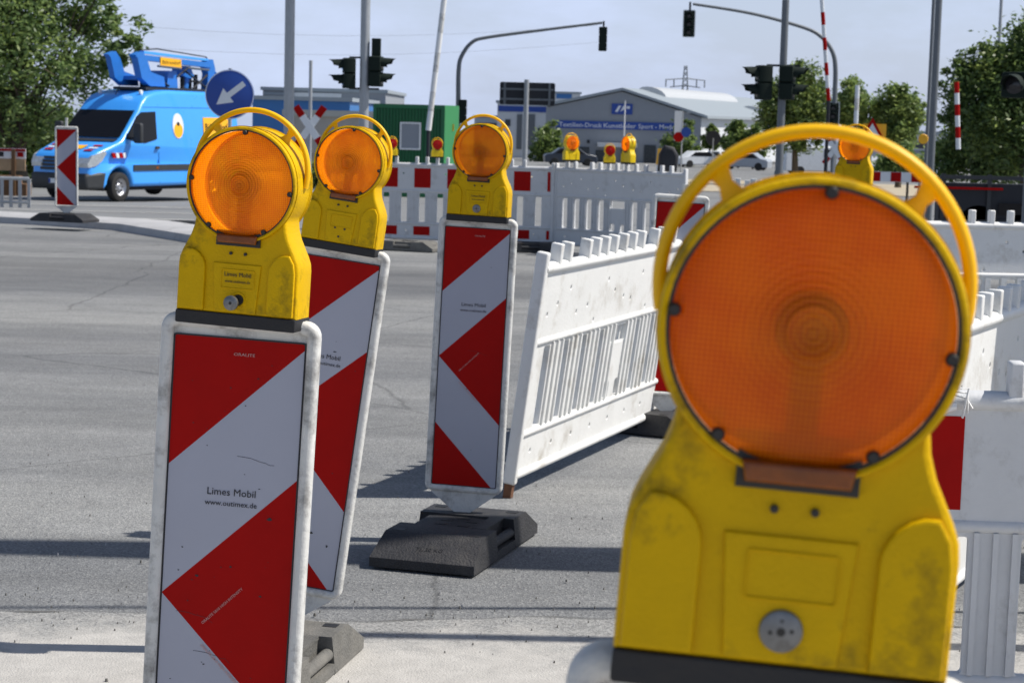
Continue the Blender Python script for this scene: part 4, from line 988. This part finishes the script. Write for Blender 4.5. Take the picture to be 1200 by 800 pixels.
# ================================================================== BLUE VAN
def van():
    p = gp(118, 47.0); root = empty('van', 'light blue high-roof van with a folded work platform on its roof', 'van', p, 0)
    # local: x = front(+) , z up, y = across; profile runs from the nose (x 0) back to x -5.9
    prof = [(-.03,.30),(.0,.42),(.0,.62),(-.03,.92),(-.10,1.08),(-.30,1.18),(-.95,1.40),(-1.10,1.46),(-1.78,2.16),(-1.92,2.34),(-2.15,2.52),(-2.5,2.62),(-3.0,2.67),(-5.5,2.66),(-5.78,2.55),(-5.9,2.2),(-5.95,1.2),(-5.95,.45),
            (-5.3,.40)]
    def arch(cx, r=.43): return [(cx-r*math.cos(R(a)), .36+r*math.sin(R(a))) for a in range(5, 176, 17)]
    prof += [(-5.25,.40)] + arch(-4.75+.0) + [(-4.2,.34),(-1.52,.34)] + arch(-1.02) + [(-.5,.30)]
    def deform(v):
        x, y, z = v
        t = max(0, z-1.0)/1.7; y *= 1 - .13*t*t*1.2
        if x > -1.0: y *= 1 - .16*((x+1.0)/1.0)**2
        return (x, y, z)
    def D(mb): mb.v = [deform(v) for v in mb.v]; return mb
    W = .985
    me = plate(prof, [], -W, W, .09, 3)
    D(MB().merge(me)).build('body', 'van', root, smooth=38)
    # windscreen: quads following the slope
    def strip(name, pts, y0, y1, m, off=.012, ny=6, parent=None):
        mb = MB(); V = []; 
        for x, z in pts:
            for k in range(ny+1):
                y = y0+(y1-y0)*k/ny; V.append(deform((x+off, y, z+off*.6)))
        Fa = []
        for i in range(len(pts)-1):
            for k in range(ny): a = i*(ny+1)+k; Fa.append((a, a+ny+1, a+ny+2, a+1))
        return mb.add(V, Fa).build(name, m, parent or root, smooth=50)
    def nose(t0, t1, A0, A1): return [(A0[0]+(A1[0]-A0[0])*t, A0[1]+(A1[1]-A0[1])*t) for t in (t0, (t0+t1)/2, t1)]
    strip('windscreen', [(-1.12,1.49),(-1.35,1.72),(-1.6,1.98),(-1.76,2.14)], -.90, .90, 'glass', .03)
    strip('scuttle', [(-.95,1.41),(-1.09,1.465)], -.86, .86, 'bumper', .014)
    strip('yellow_badge', [(-.42,1.225),(-.66,1.305)], -.16, .34, 'orange_panel', .02)
    for ya, yb in ((-.78,-.50),(.50,.78)):
        for k in range(3): strip('hood_stripe', [(-.30-.16*k,1.185+.053*k),(-.38-.16*k,1.212+.053*k)], ya, yb, 'sheet_red' if k%2 == 0 else 'sign_white', .02)
    # grille, bumper, plate, headlights
    mb = D(MB().merge(plate([(.01,.28),(.06,.34),(.07,.58),(.03,.66),(-.35,.70),(-.55,.70),(-.47,.30)], [], -W*1.015, W*1.015, .07, 2))); mb.build('bumper', 'bumper', root, smooth=40)
    gr = MB(); 
    for k in range(4): gr.box(.0-.022*k,.045-.022*k,-.55+.02*k,.55-.02*k,.73+.085*k,.79+.085*k)
    gr.build('grille', 'bumper', root)
    MB().lathe([(.0001,0),(.085,0),(.085,.02),(.07,.02),(.07,.008),(.0001,.008)],24).xf(Matrix.Translation((.06,0,.92)) @ Matrix.Rotation(R(-90),4,'Z')).build('badge', 'chrome', root)
    pt = MB().box(.075,.09,-.26,.26,.42,.53).build('number_plate', 'sign_white', root)
    MB().box(.0905,.092,-.26,-.20,.425,.525).build('plate_band', 'sign_blue', pt)
    for s in (-1,1):
        hp = [(-.02,.80),(.0,.90),(-.13,1.08),(-.50,1.20),(-.54,1.14),(-.40,.95),(-.22,.84)]
        mb = MB().slab(hp, min(s*.60,s*.99), max(s*.60,s*.99)); D(mb); mb.v = [(x+.015,y*1.01,z) for x,y,z in mb.v]; mb.build('headlight', 'head', root, smooth=30)
        # side details
        yo = s*(W+.004)
        def side(name, poly, m, th=.015, parent=None, off=0):
            mb = MB().slab(poly, min(s*(W-.02+off), s*(W+th+off)), max(s*(W-.02+off), s*(W+th+off))); return D(mb).build(name, m, parent or root, smooth=None)
        side('door_window', [(-1.22,1.48),(-1.70,2.02),(-1.86,2.12),(-2.42,2.14),(-2.42,1.48),(-1.95,1.38)], 'glass')
        side('rub_strip', [(-1.5,.72),(-1.5,.86),(-4.22,.86),(-4.22,.72)], 'bumper', .025)
        side('rub_strip', [(-5.26,.72),(-5.26,.86),(-5.9,.86),(-5.9,.72)], 'bumper', .025)
        for k, xx in enumerate((-2.55,-3.95)): side('door_seam', [(xx,.40),(xx+.018,.40),(xx+.018,2.3),(xx,2.3)], 'blue_metal', .003)
        side('roof_seam', [(-1.95,2.235),(-5.8,2.255),(-5.8,2.27),(-1.95,2.25)], 'blue_metal', .006)
        side('door_handle', [(-2.50,1.24),(-2.36,1.24),(-2.36,1.30),(-2.50,1.30)], 'bumper', .03)
        for k in range(4): side('wing_stripe', [(-.86-.13*k,1.03),(-.76-.13*k,1.03),(-.72-.13*k,1.15),(-.82-.13*k,1.15)], 'sheet_red' if k%2 == 0 else 'sign_white', .012, off=-.012)
        for k, xx in enumerate((-2.45,-4.05)): side('marker_light', [(xx,.76),(xx+.08,.76),(xx+.08,.81),(xx,.81)], 'amber', .03)
        # emblem and panel
        ov = [(-3.30+.22*math.cos(t*math.pi/12), 1.80+.31*math.sin(t*math.pi/12)) for t in range(24)]
        e1 = side('oval_badge', ov, 'sign_white', .008)
        ov2 = [(-3.30+.18*math.cos(t*math.pi/12), 1.69+.18*math.sin(t*math.pi/12)) for t in range(24)]
        side('oval_badge_lower', ov2, 'orange_panel', .011, e1)
        side('oval_badge_mark', [(-3.30+.06*math.cos(t*math.pi/5), 1.85+.05*math.sin(t*math.pi/5)) for t in range(10)], 'ink', .014, e1)
        pn = side('lettered_panel', [(-4.35,1.50),(-5.42,1.50),(-5.42,2.02),(-4.35,2.02)], 'orange_panel', .010)
        t = text_mesh('Bührendorf', .25); mm = Matrix.Translation((-4.885,-1.0,1.70)) @ Matrix.Scale(.82,4,(1,0,0))
        mb = MB().merge(t).xf(mm)
        if s > 0: mb.v = [(-9.77-v[0], -v[1], v[2]) for v in mb.v]
        k_ = W+.006
        mb.v = [(v[0], (k_+.012)*(1 if s > 0 else -1), v[2]) for v in mb.v]; D(mb).build('lettering', 'ink', pn, smooth=None)
        # mirror
        mb = MB().merge(plate(rrect(-.11,-.24,.11,.24,.05,3), [], -.06, .06, .03, 2)); mb.xf(Matrix.Translation((-1.42,s*1.20,1.62)) @ Matrix.Rotation(R(90),4,'Z')); mr = mb.build('mirror', 'bumper', root, smooth=45)
        MB().tube((-1.40,s*.90,1.48),(-1.42,s*1.18,1.5),.035).build('mirror_arm', 'bumper', mr)
        # wheels
        for xx in (-1.02,-4.75):
            yy = s*.90; w = MB().lathe([(.205,-.10),(.30,-.11),(.335,-.09),(.345,-.04),(.345,.04),(.335,.09),(.30,.11),(.205,.10)], 40, (xx,yy,.345)); wo = w.build('wheel', 'tyre', root, smooth=45)
            rim = MB().lathe([(.0001,s*.055),(.06,s*.07),(.075,s*.045),(.13,s*.03),(.185,s*.055),(.205,s*.095),(.212,s*.08),(.212,-s*.08)], 32, (xx,yy,.345)); ri = rim.build('rim', 'chrome', wo, smooth=45)
            hl = MB()
            for k in range(8):
                t = 2*math.pi*k/8; hl.lathe([(.0001,s*.047),(.022,s*.047),(.022,s*.035)], 8, (xx+.12*math.cos(t),yy,.345+.12*math.sin(t)))
            hl.build('rim_hole', 'screw', wo)
    und = MB().box(-5.6,-.6,-.8,.8,.25,.42); und.build('underbody', 'tyre', root)
    # roof marker lamps and antenna
    for y in (-.62,.62): MB().lathe([(.0001,-.03),(.05,-.03),(.06,0),(.05,.03),(.0001,.03)],14,(-2.25,y,2.60)).build('roof_marker', 'white_paint', root)
    MB().tube((-2.18,-.1,2.52),(-2.40,-.1,2.82),.012,.006).build('antenna', 'bumper', root)
    return root
VAN = van()
# put it with its nose to the lower left, near front corner where the photograph has it
VAN.rotation_euler = (0,0,R(180+63)); VAN.location = gp(70, 46.3)+Vector((0,0,0))
def lift():
    root = empty('work_platform', 'folded blue aerial work platform with yellow panel on the van roof', 'aerial lift', (0,0,0))
    root.location = VAN.location + Vector((0,0,2.66)); root.rotation_euler = VAN.rotation_euler
    # local x along the van (front = 0), z above the roof
    mb = MB(); mb.box(-5.5,-2.6,-.5,.5,.0,.09); mb.tube((-3.1,-.2,.09),(-3.1,-.2,.34),.22,.22,16); mb.build('mounting_frame', 'dark', root)
    P = [(-2.25,.95),(-2.15,1.05),(-2.45,1.15),(-2.62,.95),(-2.78,.55),(-3.3,.42),(-3.35,.12),(-2.75,.12),(-2.42,.35)]
    MB().slab(P, -.52, -.32).build('knuckle_arm', 'blue_metal', root, smooth=None)
    MB().slab([(x+.15,z) for x,z in P], .18, .34).build('knuckle_arm', 'blue_metal', root, smooth=None)
    MB().box(-3.3,-2.6,-.32,.18,.3,.42).build('cross_member', 'blue_metal', root)
    MB().slab([(-2.5,.90),(-2.5,1.06),(-5.3,.94),(-5.3,.78)], -.50, -.30).build('upper_boom', 'blue_metal', root, smooth=None)
    MB().slab([(-2.55,1.10),(-2.55,1.18),(-5.2,1.06),(-5.2,.99)], -.48, -.34).build('guard_rail', 'van', root, smooth=None)
    pn = MB().slab([(-3.15,.72),(-3.15,1.02),(-4.0,.98),(-4.0,.68)], -.525, -.504).build('lettered_panel', 'orange_panel', root, smooth=None)
    t = text_mesh('Bührendorf', .16); mb = MB().merge(t); mb.v = [(-3.58-v[0], -.528, v[2]+.82) for v in mb.v]; mb.build('lettering', 'ink', pn, smooth=None)
    MB().slab([(-3.55,.09),(-3.6,.62),(-3.95,.62),(-4.0,.09)], -.42, .12).build('turret', 'blue_metal', root, smooth=None)
    mb = MB(); mb.slab([(-4.15,.80),(-4.15,.52),(-4.6,.40),(-4.75,.5),(-4.6,.80)], -.36, -.12); mb.tube((-4.5,-.25,.1),(-4.55,-.25,.45),.10); mb.build('hydraulic_unit', 'blue_metal', root)
    mb = MB(); 
    for x in (-4.4,-4.7,-4.95): mb.box(x-.04,x+.04,-.3,-.22,.0,.55)
    mb.box(-5.05,-4.35,-.3,-.22,.3,.36); mb.build('support_rack', 'dark', root)
    MB().slab([(-5.05,.95),(-5.4,1.05),(-5.5,.75),(-5.35,.02),(-5.15,.02),(-5.2,.6)], -.48, -.28).build('rear_knuckle', 'blue_metal', root, smooth=None)
    MB().tube((-5.35,-.38,1.0),(-6.1,-.38,.05),.03).build('stay_rod', 'blue_metal', root)
    MB().tube((-5.35,-.38,.9),(-5.35,.35,.9),.06).build('hinge_pin', 'blue_metal', root)
    for x0_, x1_, z0_, z1_ in ((-2.6,-3.6,.62,.15),(-4.3,-5.2,.62,.12),(-5.3,-4.6,.62,.10),(-3.95,-4.4,.45,.75)):
        MB().tube((x0_,-.44,z0_),(x1_,-.44,z1_),.028).build('strut', 'dark', root)
    for x0_ in (-3.0,-4.2): MB().tube((x0_,-.56,.74),(x0_-.9,-.56,.70),.035).build('hydraulic_ram', 'steel', root)
    MB().path([(-2.5,-.4,1.2),(-3.2,-.38,1.27),(-4.2,-.38,1.2),(-5.2,-.4,1.12),(-5.45,-.4,.8)], .02, 8).build('hose', 'dark', root)
    def flip(o):
        for ch in [x for x in col.objects if x.parent == o]:
            for v in ch.data.vertices: v.co.y = -v.co.y; v.co.z *= .80
            ch.data.flip_normals(); flip(ch)
    flip(root)
lift()

# ================================================================== TREES
import numpy as np
def leaves(centers, n, size, seed, flat=.0, squash=1):
    rng = np.random.default_rng(seed); V = []; 
    cs = np.array([c[:3] for c in centers]); rs = np.array([c[3] for c in centers]); pr = rs**2; pr = pr/pr.sum()
    # sub-clumps on each blob
    idx = rng.choice(len(cs), size=max(8, n//55), p=pr)
    d = rng.normal(size=(len(idx),3)); d /= np.linalg.norm(d,axis=1)[:,None]; rad = rs[idx]*rng.uniform(.35,1.0,len(idx))**.6
    sub = cs[idx] + d*rad[:,None]; sr_ = rs[idx]*rng.uniform(.10,.30,len(idx))
    k = rng.integers(0, len(sub), n); p = sub[k] + rng.normal(size=(n,3))*sr_[k][:,None]*.75
    a = rng.normal(size=(n,3)); a[:,2] *= .55; a /= np.linalg.norm(a,axis=1)[:,None]
    b = rng.normal(size=(n,3)); b -= a*(a*b).sum(1)[:,None]; b /= np.linalg.norm(b,axis=1)[:,None]
    s = size*rng.uniform(.6,1.3,n)[:,None]
    q = np.stack([p-a*s*.9, p+b*s*.38, p+a*s*.9, p-b*s*.38], 1).reshape(-1,3)
    return q
def leaf_mesh(name, q, mats, parent, seed):
    n = len(q)//4; me = bpy.data.meshes.new(name); me.vertices.add(n*4); me.vertices.foreach_set('co', q.ravel())
    me.loops.add(n*4); me.loops.foreach_set('vertex_index', np.arange(n*4)); me.polygons.add(n)
    me.polygons.foreach_set('loop_start', np.arange(n)*4); me.polygons.foreach_set('loop_total', np.full(n,4))
    for m in mats: me.materials.append(MT[m])
    me.polygons.foreach_set('material_index', np.random.default_rng(seed).integers(0, len(mats), n)); me.update()
    o = bpy.data.objects.new(name, me); col.objects.link(o); o.parent = parent; return o
def tree(name, label, base, blobs, n, size, mats, seed, tr=.2, group=None, cat='tree'):
    """blobs relative to base (x,y,z,r)"""
    root = empty(name, label, cat, base, group=group); rd = random.Random(seed)
    leaf_mesh('crown', leaves(blobs, n, size, seed), mats, root, seed)
    mb = MB(); top = max(b[2] for b in blobs); lowz = min(b[2]-b[3] for b in blobs); ft = (0,0,max(.3, lowz*.8+.3))
    mb.path([(0,0,-.1),(tr*.2,0,ft[2]*.5),(0,tr*.2,ft[2]),(tr*.5,0,(ft[2]+top)/2),(0,0,top*.9)], [tr*1.2,tr,tr*.85,tr*.55,tr*.2], 10)
    for b in blobs:
        if b[3] < .36*max(q[3] for q in blobs): continue
        h0 = rd.uniform(ft[2]*.8, max(ft[2]*.9, b[2]-.3*b[3]))
        mid = (b[0]*.5, b[1]*.5, (h0+b[2])/2+rd.uniform(-.2,.2))
        mb.path([(0,0,h0), mid, (b[0],b[1],b[2])], [tr*.34,tr*.2,tr*.05], 7)
        for _ in range(4):
            d = Vector((rd.uniform(-1,1),rd.uniform(-1,1),rd.uniform(-.4,1))).normalized()*b[3]*.8
            mb.path([mid,(b[0]+d.x*.5,b[1]+d.y*.5,b[2]+d.z*.5),(b[0]+d.x,b[1]+d.y,b[2]+d.z)], [tr*.14,tr*.08,tr*.03], 5)
    mb.build('trunk', 'bark', root, smooth=60); return root
def crown_at(base, Y, pts):
    """blobs given where they stand: (px, py, radius m, depth offset)"""
    return [tuple(at(a, b, Y+dy)-base)+(r,) for a, b, r, dy in pts]
b_ = gp(20, 58)
tree('broadleaf_tree', 'big sunlit broadleaf tree filling the top left corner behind the van', b_, crown_at(b_, 58, [(10,20,1.9,0),(60,-10,1.9,1),(-50,40,2.1,0),(105,10,1.0,0),(35,70,1.8,-1),(85,60,1.3,0),(-20,110,1.9,0),(60,115,1.5,0),(105,95,.9,0),(150,36,.75,0),(161,42,.45,0),(140,24,.5,0),(130,42,.8,0),(152,54,.45,0),(135,62,.7,0),(118,45,.6,0),(20,-60,2.4,2),(90,-50,1.4,1),(-80,-20,2.6,0),(-70,120,2.0,0),(10,145,1.2,0)]), 36000, .11, ['leaf','leaf_mid','leaf','leaf_dark'], 11, .28)
b_ = gp(-20, 66)
tree('hedge_shrub', 'low green hedge under the big tree at the left edge', b_, crown_at(b_, 66, [(0,150,1.3,0),(40,160,1.2,0),(80,158,1.1,0),(-40,150,1.4,0),(110,160,.9,0),(20,175,1.0,0),(60,178,1.0,0)]), 22000, .10, ['leaf_mid','leaf','grass'], 12, .06, cat='shrub')
b_ = gp(1200, 44)
tree('broadleaf_tree', 'dark dense tree at the right edge behind the short striped arm', b_, crown_at(b_, 44, [(1205,90,.9,0),(1165,98,.75,0),(1130,110,.6,0),(1185,120,1.2,0),(1228,55,.9,0),(1200,48,.35,0),(1180,72,.35,0),(1125,80,.35,0),(1145,68,.35,0),(1155,135,.9,0),(1230,110,1.5,1),(1112,150,.3,0),(1190,160,.9,0)]), 46000, .072, ['leaf_dark','leaf_dark','leaf_mid'], 13, .2)
b_ = gp(1140, 47)
tree('shrub', 'light green bush below the dark right-hand tree', b_, crown_at(b_, 46, [(1165,160,.7,0),(1135,178,.7,0),(1110,190,.5,0),(1190,178,.8,0),(1180,140,.5,-1)]), 20000, .075, ['leaf_mid','leaf','leaf_dark'], 14, .05, cat='shrub')
b_ = gp(930, 92)
tree('street_tree', 'rounded dark street tree behind the right signal pole', b_, crown_at(b_, 92, [(930,120,1.4,0),(940,100,1.0,0),(915,130,1.1,0),(950,130,1.0,0),(925,150,1.2,0),(905,105,.5,0),(945,155,.9,0)]), 24000, .12, ['leaf_dark','leaf_mid','leaf_dark'], 15, .16)
b_ = gp(1001, 95)
tree('street_tree', 'slim light street tree directly above the distant yellow lamp', b_, crown_at(b_, 95, [(1000,105,.55,0),(998,120,.8,0),(1012,128,.7,0),(990,135,.6,0),(1008,145,.7,0)]), 9000, .13, ['leaf_mid','leaf'], 16, .12)
b_ = gp(1052, 95)
tree('street_tree', 'conical street tree right of the triangular warning sign', b_, crown_at(b_, 95, [(1053,108,.5,0),(1050,122,.9,0),(1062,132,.9,0),(1040,135,.8,0),(1052,148,1.1,0),(1048,160,.8,0),(1072,135,.4,0)]), 15000, .13, ['leaf_mid','leaf','leaf_dark'], 17, .14)
for (px, top, r, lb, sd_, Y) in ((796,166,1.5,'round dark tree standing before the hall gable',21,180),(831,160,.7,'narrow young tree at the corner of the white hall wall',22,175),(858,160,1.0,'light young tree before the white hall wall',23,172),(882,163,1.0,'second light young tree before the white hall wall, beside the signal pole',24,172),(640,168,1.5,'grey-green tree between the dark sign post and the hall',25,190)):
    b_ = gp(px, Y); zz_ = at(px, top, Y).z - b_.z
    tree('young_tree', lb, b_, [(0,0,zz_,r),(r*.3,0,zz_+r*.9,r*.55),(-r*.4,0,zz_-r*.7,r*.75),(r*.5,0,zz_-r*.8,r*.8)], 4500, .22, ['leaf_mid','leaf_dark'], sd_, .1)
b_ = gp(1062, 60)
tree('shrub', 'small bush below the conical street tree', b_, crown_at(b_, 60, [(1045,190,.5,0),(1058,186,.45,0),(1068,195,.4,0)]), 5000, .09, ['leaf_mid','leaf'], 31, .04, cat='shrub')
b_ = gp(366, 90)
tree('shrub', 'yellow-green weeds at the foot of the grey shed', b_, crown_at(b_, 60, [(368,206,.4,0),(480,200,.3,0)]), 3000, .07, ['grass','leaf_mid'], 32, .02, cat='shrub')

# ================================================================== SMALL THINGS
def car(label, px, Y, m, rz, van_=False):
    p = gp(px, Y); root = empty('parked_car', label, 'car', p, rz, 'cars parked before the hall')
    P = [(-2.1,.25),(-2.15,.75),(-2.0,.9),(-1.5,.98),(-.9,1.42),(.6,1.45),(1.25,.98),(2.0,.86),(2.15,.6),(2.1,.25)]
    if van_: P = [(-2.4,.3),(-2.4,1.9),(-2.2,2.0),(1.0,2.0),(1.7,1.2),(2.3,1.0),(2.4,.3)]
    MB().merge(plate(P, [], -.85, .85, .08, 2)).build('body', m, root, smooth=40)
    for s in (-1,1):
        Q = [(-1.3,.98),(-.85,1.34),(.5,1.37),(1.05,.98)] if not van_ else [(.3,1.25),(.3,1.8),(.95,1.8),(1.5,1.25)]
        MB().slab(Q, min(s*.845,s*.86), max(s*.845,s*.86)).build('side_window', 'glass', root)
        for x in (-1.35,1.35): MB().lathe([(.0001,-.1),(.3,-.1),(.32,-.07),(.32,.07),(.3,.1),(.0001,.1)],18,(x,s*.78,.32)).build('wheel', 'tyre', root)
    x0, z0_, x1, z1_ = (1.20,1.0,.66,1.40) if not van_ else (1.66,1.26,1.05,1.9)
    mb = MB().add([(x0+.04,-.7,z0_),(x0+.04,.7,z0_),(x1+.04,.62,z1_),(x1+.04,-.62,z1_)], [(0,1,2,3)]); mb.build('windscreen', 'glass', root)
    return root
car('white car parked before the hall corner, left of the young trees', 820, 172, 'car_white', R(20))
car('silver car parked just left of the shorter signal pole', 872, 160, 'car_silver', R(160))
car('white delivery van parked under the street tree behind the signal pole', 955, 135, 'car_white', R(10), True)
car('dark car parked before the hall windows at left', 668, 160, 'car_dark', R(5))
car('pale car parked before the right street trees', 1012, 130, 'car_silver', R(175))
car('white car parked behind the right street tree, near the small bush', 1040, 125, 'car_white', R(15))
car('white car furthest left of the white posts, by the hall side wall', 848, 180, 'car_white', R(-70))
# white posts
for i, px in enumerate((857,864,875,882,889)):
    p = gp(px, 70); o = MB().merge(plate(rrect(-.09,-.05,.09,.62 if i % 2 else .56,.02,2), [], -.09, .09, .015, 1)).build('white_post', 'wall_white')
    o.location = p; tag(o, 'short square white post in the row left of the signal pole', 'post', 'row of short white posts')
# orange cone-like beacon with coat at far barrier
p = gp(772, 30); r_ = empty('traffic_cone', 'slim orange and white marker beside the dark bundle on the far barrier', 'marker', p)
z_ = at(770,185,30).z - p.z
MB().tube((0,0,0),(0,0,z_-.1),.10,.07,12).build('post', 'sign_white', r_); MB().tube((0,0,z_-.1),(0,0,z_+.14),.085,.06,12).build('orange_top', 'orange_panel', r_)
bn = MB().merge(plate([(-.12,-.14),(.10,-.14),(.12,.05),(.06,.15),(-.05,.17),(-.11,.06)], [], -.1, .1, .04, 2)).build('dark_bundle', 'dark'); bn.location = at(783,187,23.3)
tag(bn, 'dark cloth bundle hung over the right end of the plain far barrier', 'bundle')
# traffic sign with red disc near the hall
p = gp(823+2, 84); r_ = empty('hanging_flag', 'white and red flag sign on a slim pole before the hall corner', 'flag', gp(797,80)); z_ = at(797,165,80).z - r_.location.z
MB().tube((0,0,0),(0,0,at(797,130,80).z - r_.location.z),.03).build('pole', 'galv', r_)
MB().box(-.32,.0,-.02,.02,z_-.0,z_+1.2).build('banner', 'sign_white', r_); MB().lathe([(.0001,-.03),(.2,-.03),(.2,.03),(.0001,.03)],24,(-.14,0,z_+.15)).build('red_disc', 'sheet_red', r_)
MB().lathe([(.0001,-.03),(.2,-.03),(.2,.03),(.0001,.03)],24,(.16,-.05,z_+.35)).build('blue_disc', 'sign_blue', r_)
p = gp(834, 100); r_ = empty('round_sign', 'dark round sign back before the white hall wall', 'road sign', p); z_ = at(834,162,100).z-p.z
MB().tube((0,0,0),(0,0,z_),.035).build('post', 'galv', r_); MB().lathe([(.0001,-.02),(.38,-.02),(.38,.02),(.0001,.02)],24,(0,0,z_)).build('sign_back', 'dark', r_)
p = gp(730, 130); r_ = empty('flagpole', 'thin white flagpole in front of the hall emblem', 'pole', p)
MB().tube((0,0,0),(0,0,at(729,118,130).z-p.z),.05,.04).build('shaft', 'white_paint', r_)
# kerb wall of the dark equipment at far right
p = gp(1098, 30); r_ = empty('dark_trailer', 'dark flat trailer with a thin red stripe at the far right', 'trailer', p)
h_ = at(1150,206,30).z - p.z; w_ = 5.2
mb = MB(); mb.box(0,w_,0,.3,.18,h_-.12); mb.build('side_board', 'dark', r_)
mb = MB(); 
for k in range(8): mb.box(.02+k*.7,.08+k*.7,-.04,.0,.1,h_+.02)
mb.box(0,w_,-.05,-.0,h_-.06,h_+.0); mb.box(0,w_,-.05,.0,.3,.36); mb.build('rail_frame', 'bumper', r_)
z_ = at(1140,221,29.9).z-p.z; MB().box(-.4,.95,-.075,-.052,z_-.018,z_+.018).build('red_stripe', 'sheet_red', r_)
mb = MB(); mb.box(.9,2.6,-.06,-.052,.45,.62); mb.build('window_panel', 'glass', r_)
for k in (.6,1.4,3.6,4.4): MB().lathe([(.0001,-.1),(.28,-.1),(.3,-.07),(.3,.07),(.28,.1),(.0001,.1)],20,(k,.1,.30)).build('wheel', 'tyre', r_)
# hooded signal at right edge
signal('traffic_signal', 'large dark hooded signal cut by the right edge, before the tree', 1192, 100, 22, R(-30), 1, 1.0)
pole('signal_pole', 'dark pole of the hooded signal at the right edge', 'signal pole', 1198, 22.2, .045, 2.9, 'dark_galv', flange=False)
# low striped boards far right behind the handle
p = gp(1010, 40); r_ = empty('warning_board', 'low red and white striped board seen under the big lamp\'s handle', 'barrier', p); z_ = at(1030,207,40).z-p.z
mb = MB(); mb.box(0,1.25,0,.03,z_-.1,z_+.1); mb.build('board', 'sign_white', r_, smooth=None)
for k in range(3): MB().box(.12+.42*k,.33+.42*k,-.006,-.001,z_-.095,z_+.095).build('red_block', 'sheet_red', r_)
for x in (.1,1.15): MB().box(x-.03,x+.03,.03,.09,0,z_+.1).build('post', 'galv', r_)
# things at the left edge: railing, timber and striped board
p = gp(-40, 38); r_ = empty('metal_railing', 'low grey metal railing at the left edge in front of the van', 'railing', p)
x1 = xat(34,38,gz(38))-p.x; h_ = .56; mb = MB()
mb.tube((0,0,h_),(x1,0,h_),.035,n=10); mb.tube((0,0,.1),(x1,0,.1),.03,n=10); mb.build('rail', 'galv', r_)
mb = MB(); n_ = 7
for k in range(n_+1): mb.box(x1*k/n_-.03,x1*k/n_+.03,-.02,.02,0,h_)
mb.build('upright', 'galv', r_)
p = gp(-60, 50); r_ = empty('striped_fence', 'red and white striped boards on timber frame at the left edge', 'fence', p)
x1 = xat(30,50,0)-p.x; zt_ = at(10,174,50).z-p.z; zb_ = at(10,186,50).z-p.z
MB().box(0,x1,0,.04,zb_,zt_).build('board', 'sign_white', r_, smooth=None); 
mb = MB(); mb.box(0,x1,-.02,-.004,zt_-.07,zt_-.01); mb.build('red_line', 'sheet_red', r_, smooth=None)
for k in range(4): MB().box(.25+.5*k,.4+.5*k,-.012,-.003,zb_+.05,zt_-.09).build('stripe', 'sheet_red' if k%2 else 'ink', r_, smooth=None)
mb = MB(); mb.box(0,x1,-.05,0,zb_-.30,zb_-.01); mb.build('plank', 'timber', r_)
mb = MB()
for k in range(4): mb.box(x1*(k+.4)/4-.05,x1*(k+.4)/4+.05,-.09,-.05,0,zt_-.02)
mb.build('post', 'brown', r_)
mb = MB(); mb.box(0,x1,.06,.6,0,.3); mb.box(.3,x1-.2,.1,.5,.3,.5); mb.build('base_beam', 'brown', r_)
# masts standing outside the right edge that throw the long shade bands
def off_mast(label, x, y, r0, r1, h):
    root = empty('lamp_post', label, 'lamp post', (x,y,0)); MB().tube((0,0,-.05),(0,0,h),r0,r1,24).build('pole', 'galv', root, smooth=60)
    MB().box(-r0*1.5,r0*1.5,-r0*1.5,r0*1.5,-.04,.03,.02).build('base_flange', 'galv', root)
off_mast('thick grey mast standing outside the right edge, known by its broad shadow', 3.0, 7.27, .30, .09, 7.6)
off_mast('thin grey post outside the right edge, known by its narrow shadow', 2.6, 6.10, .045, .035, 4.1)
tag(MB().path([(2.6,6.6,0),(2.55,6.55,2.2),(2.35,6.4,4.6),(1.9,6.3,5.2)], .016, 8).build('hanging_cable', 'black'), 'thin black cable outside the right edge, throwing a faint line', 'cable')
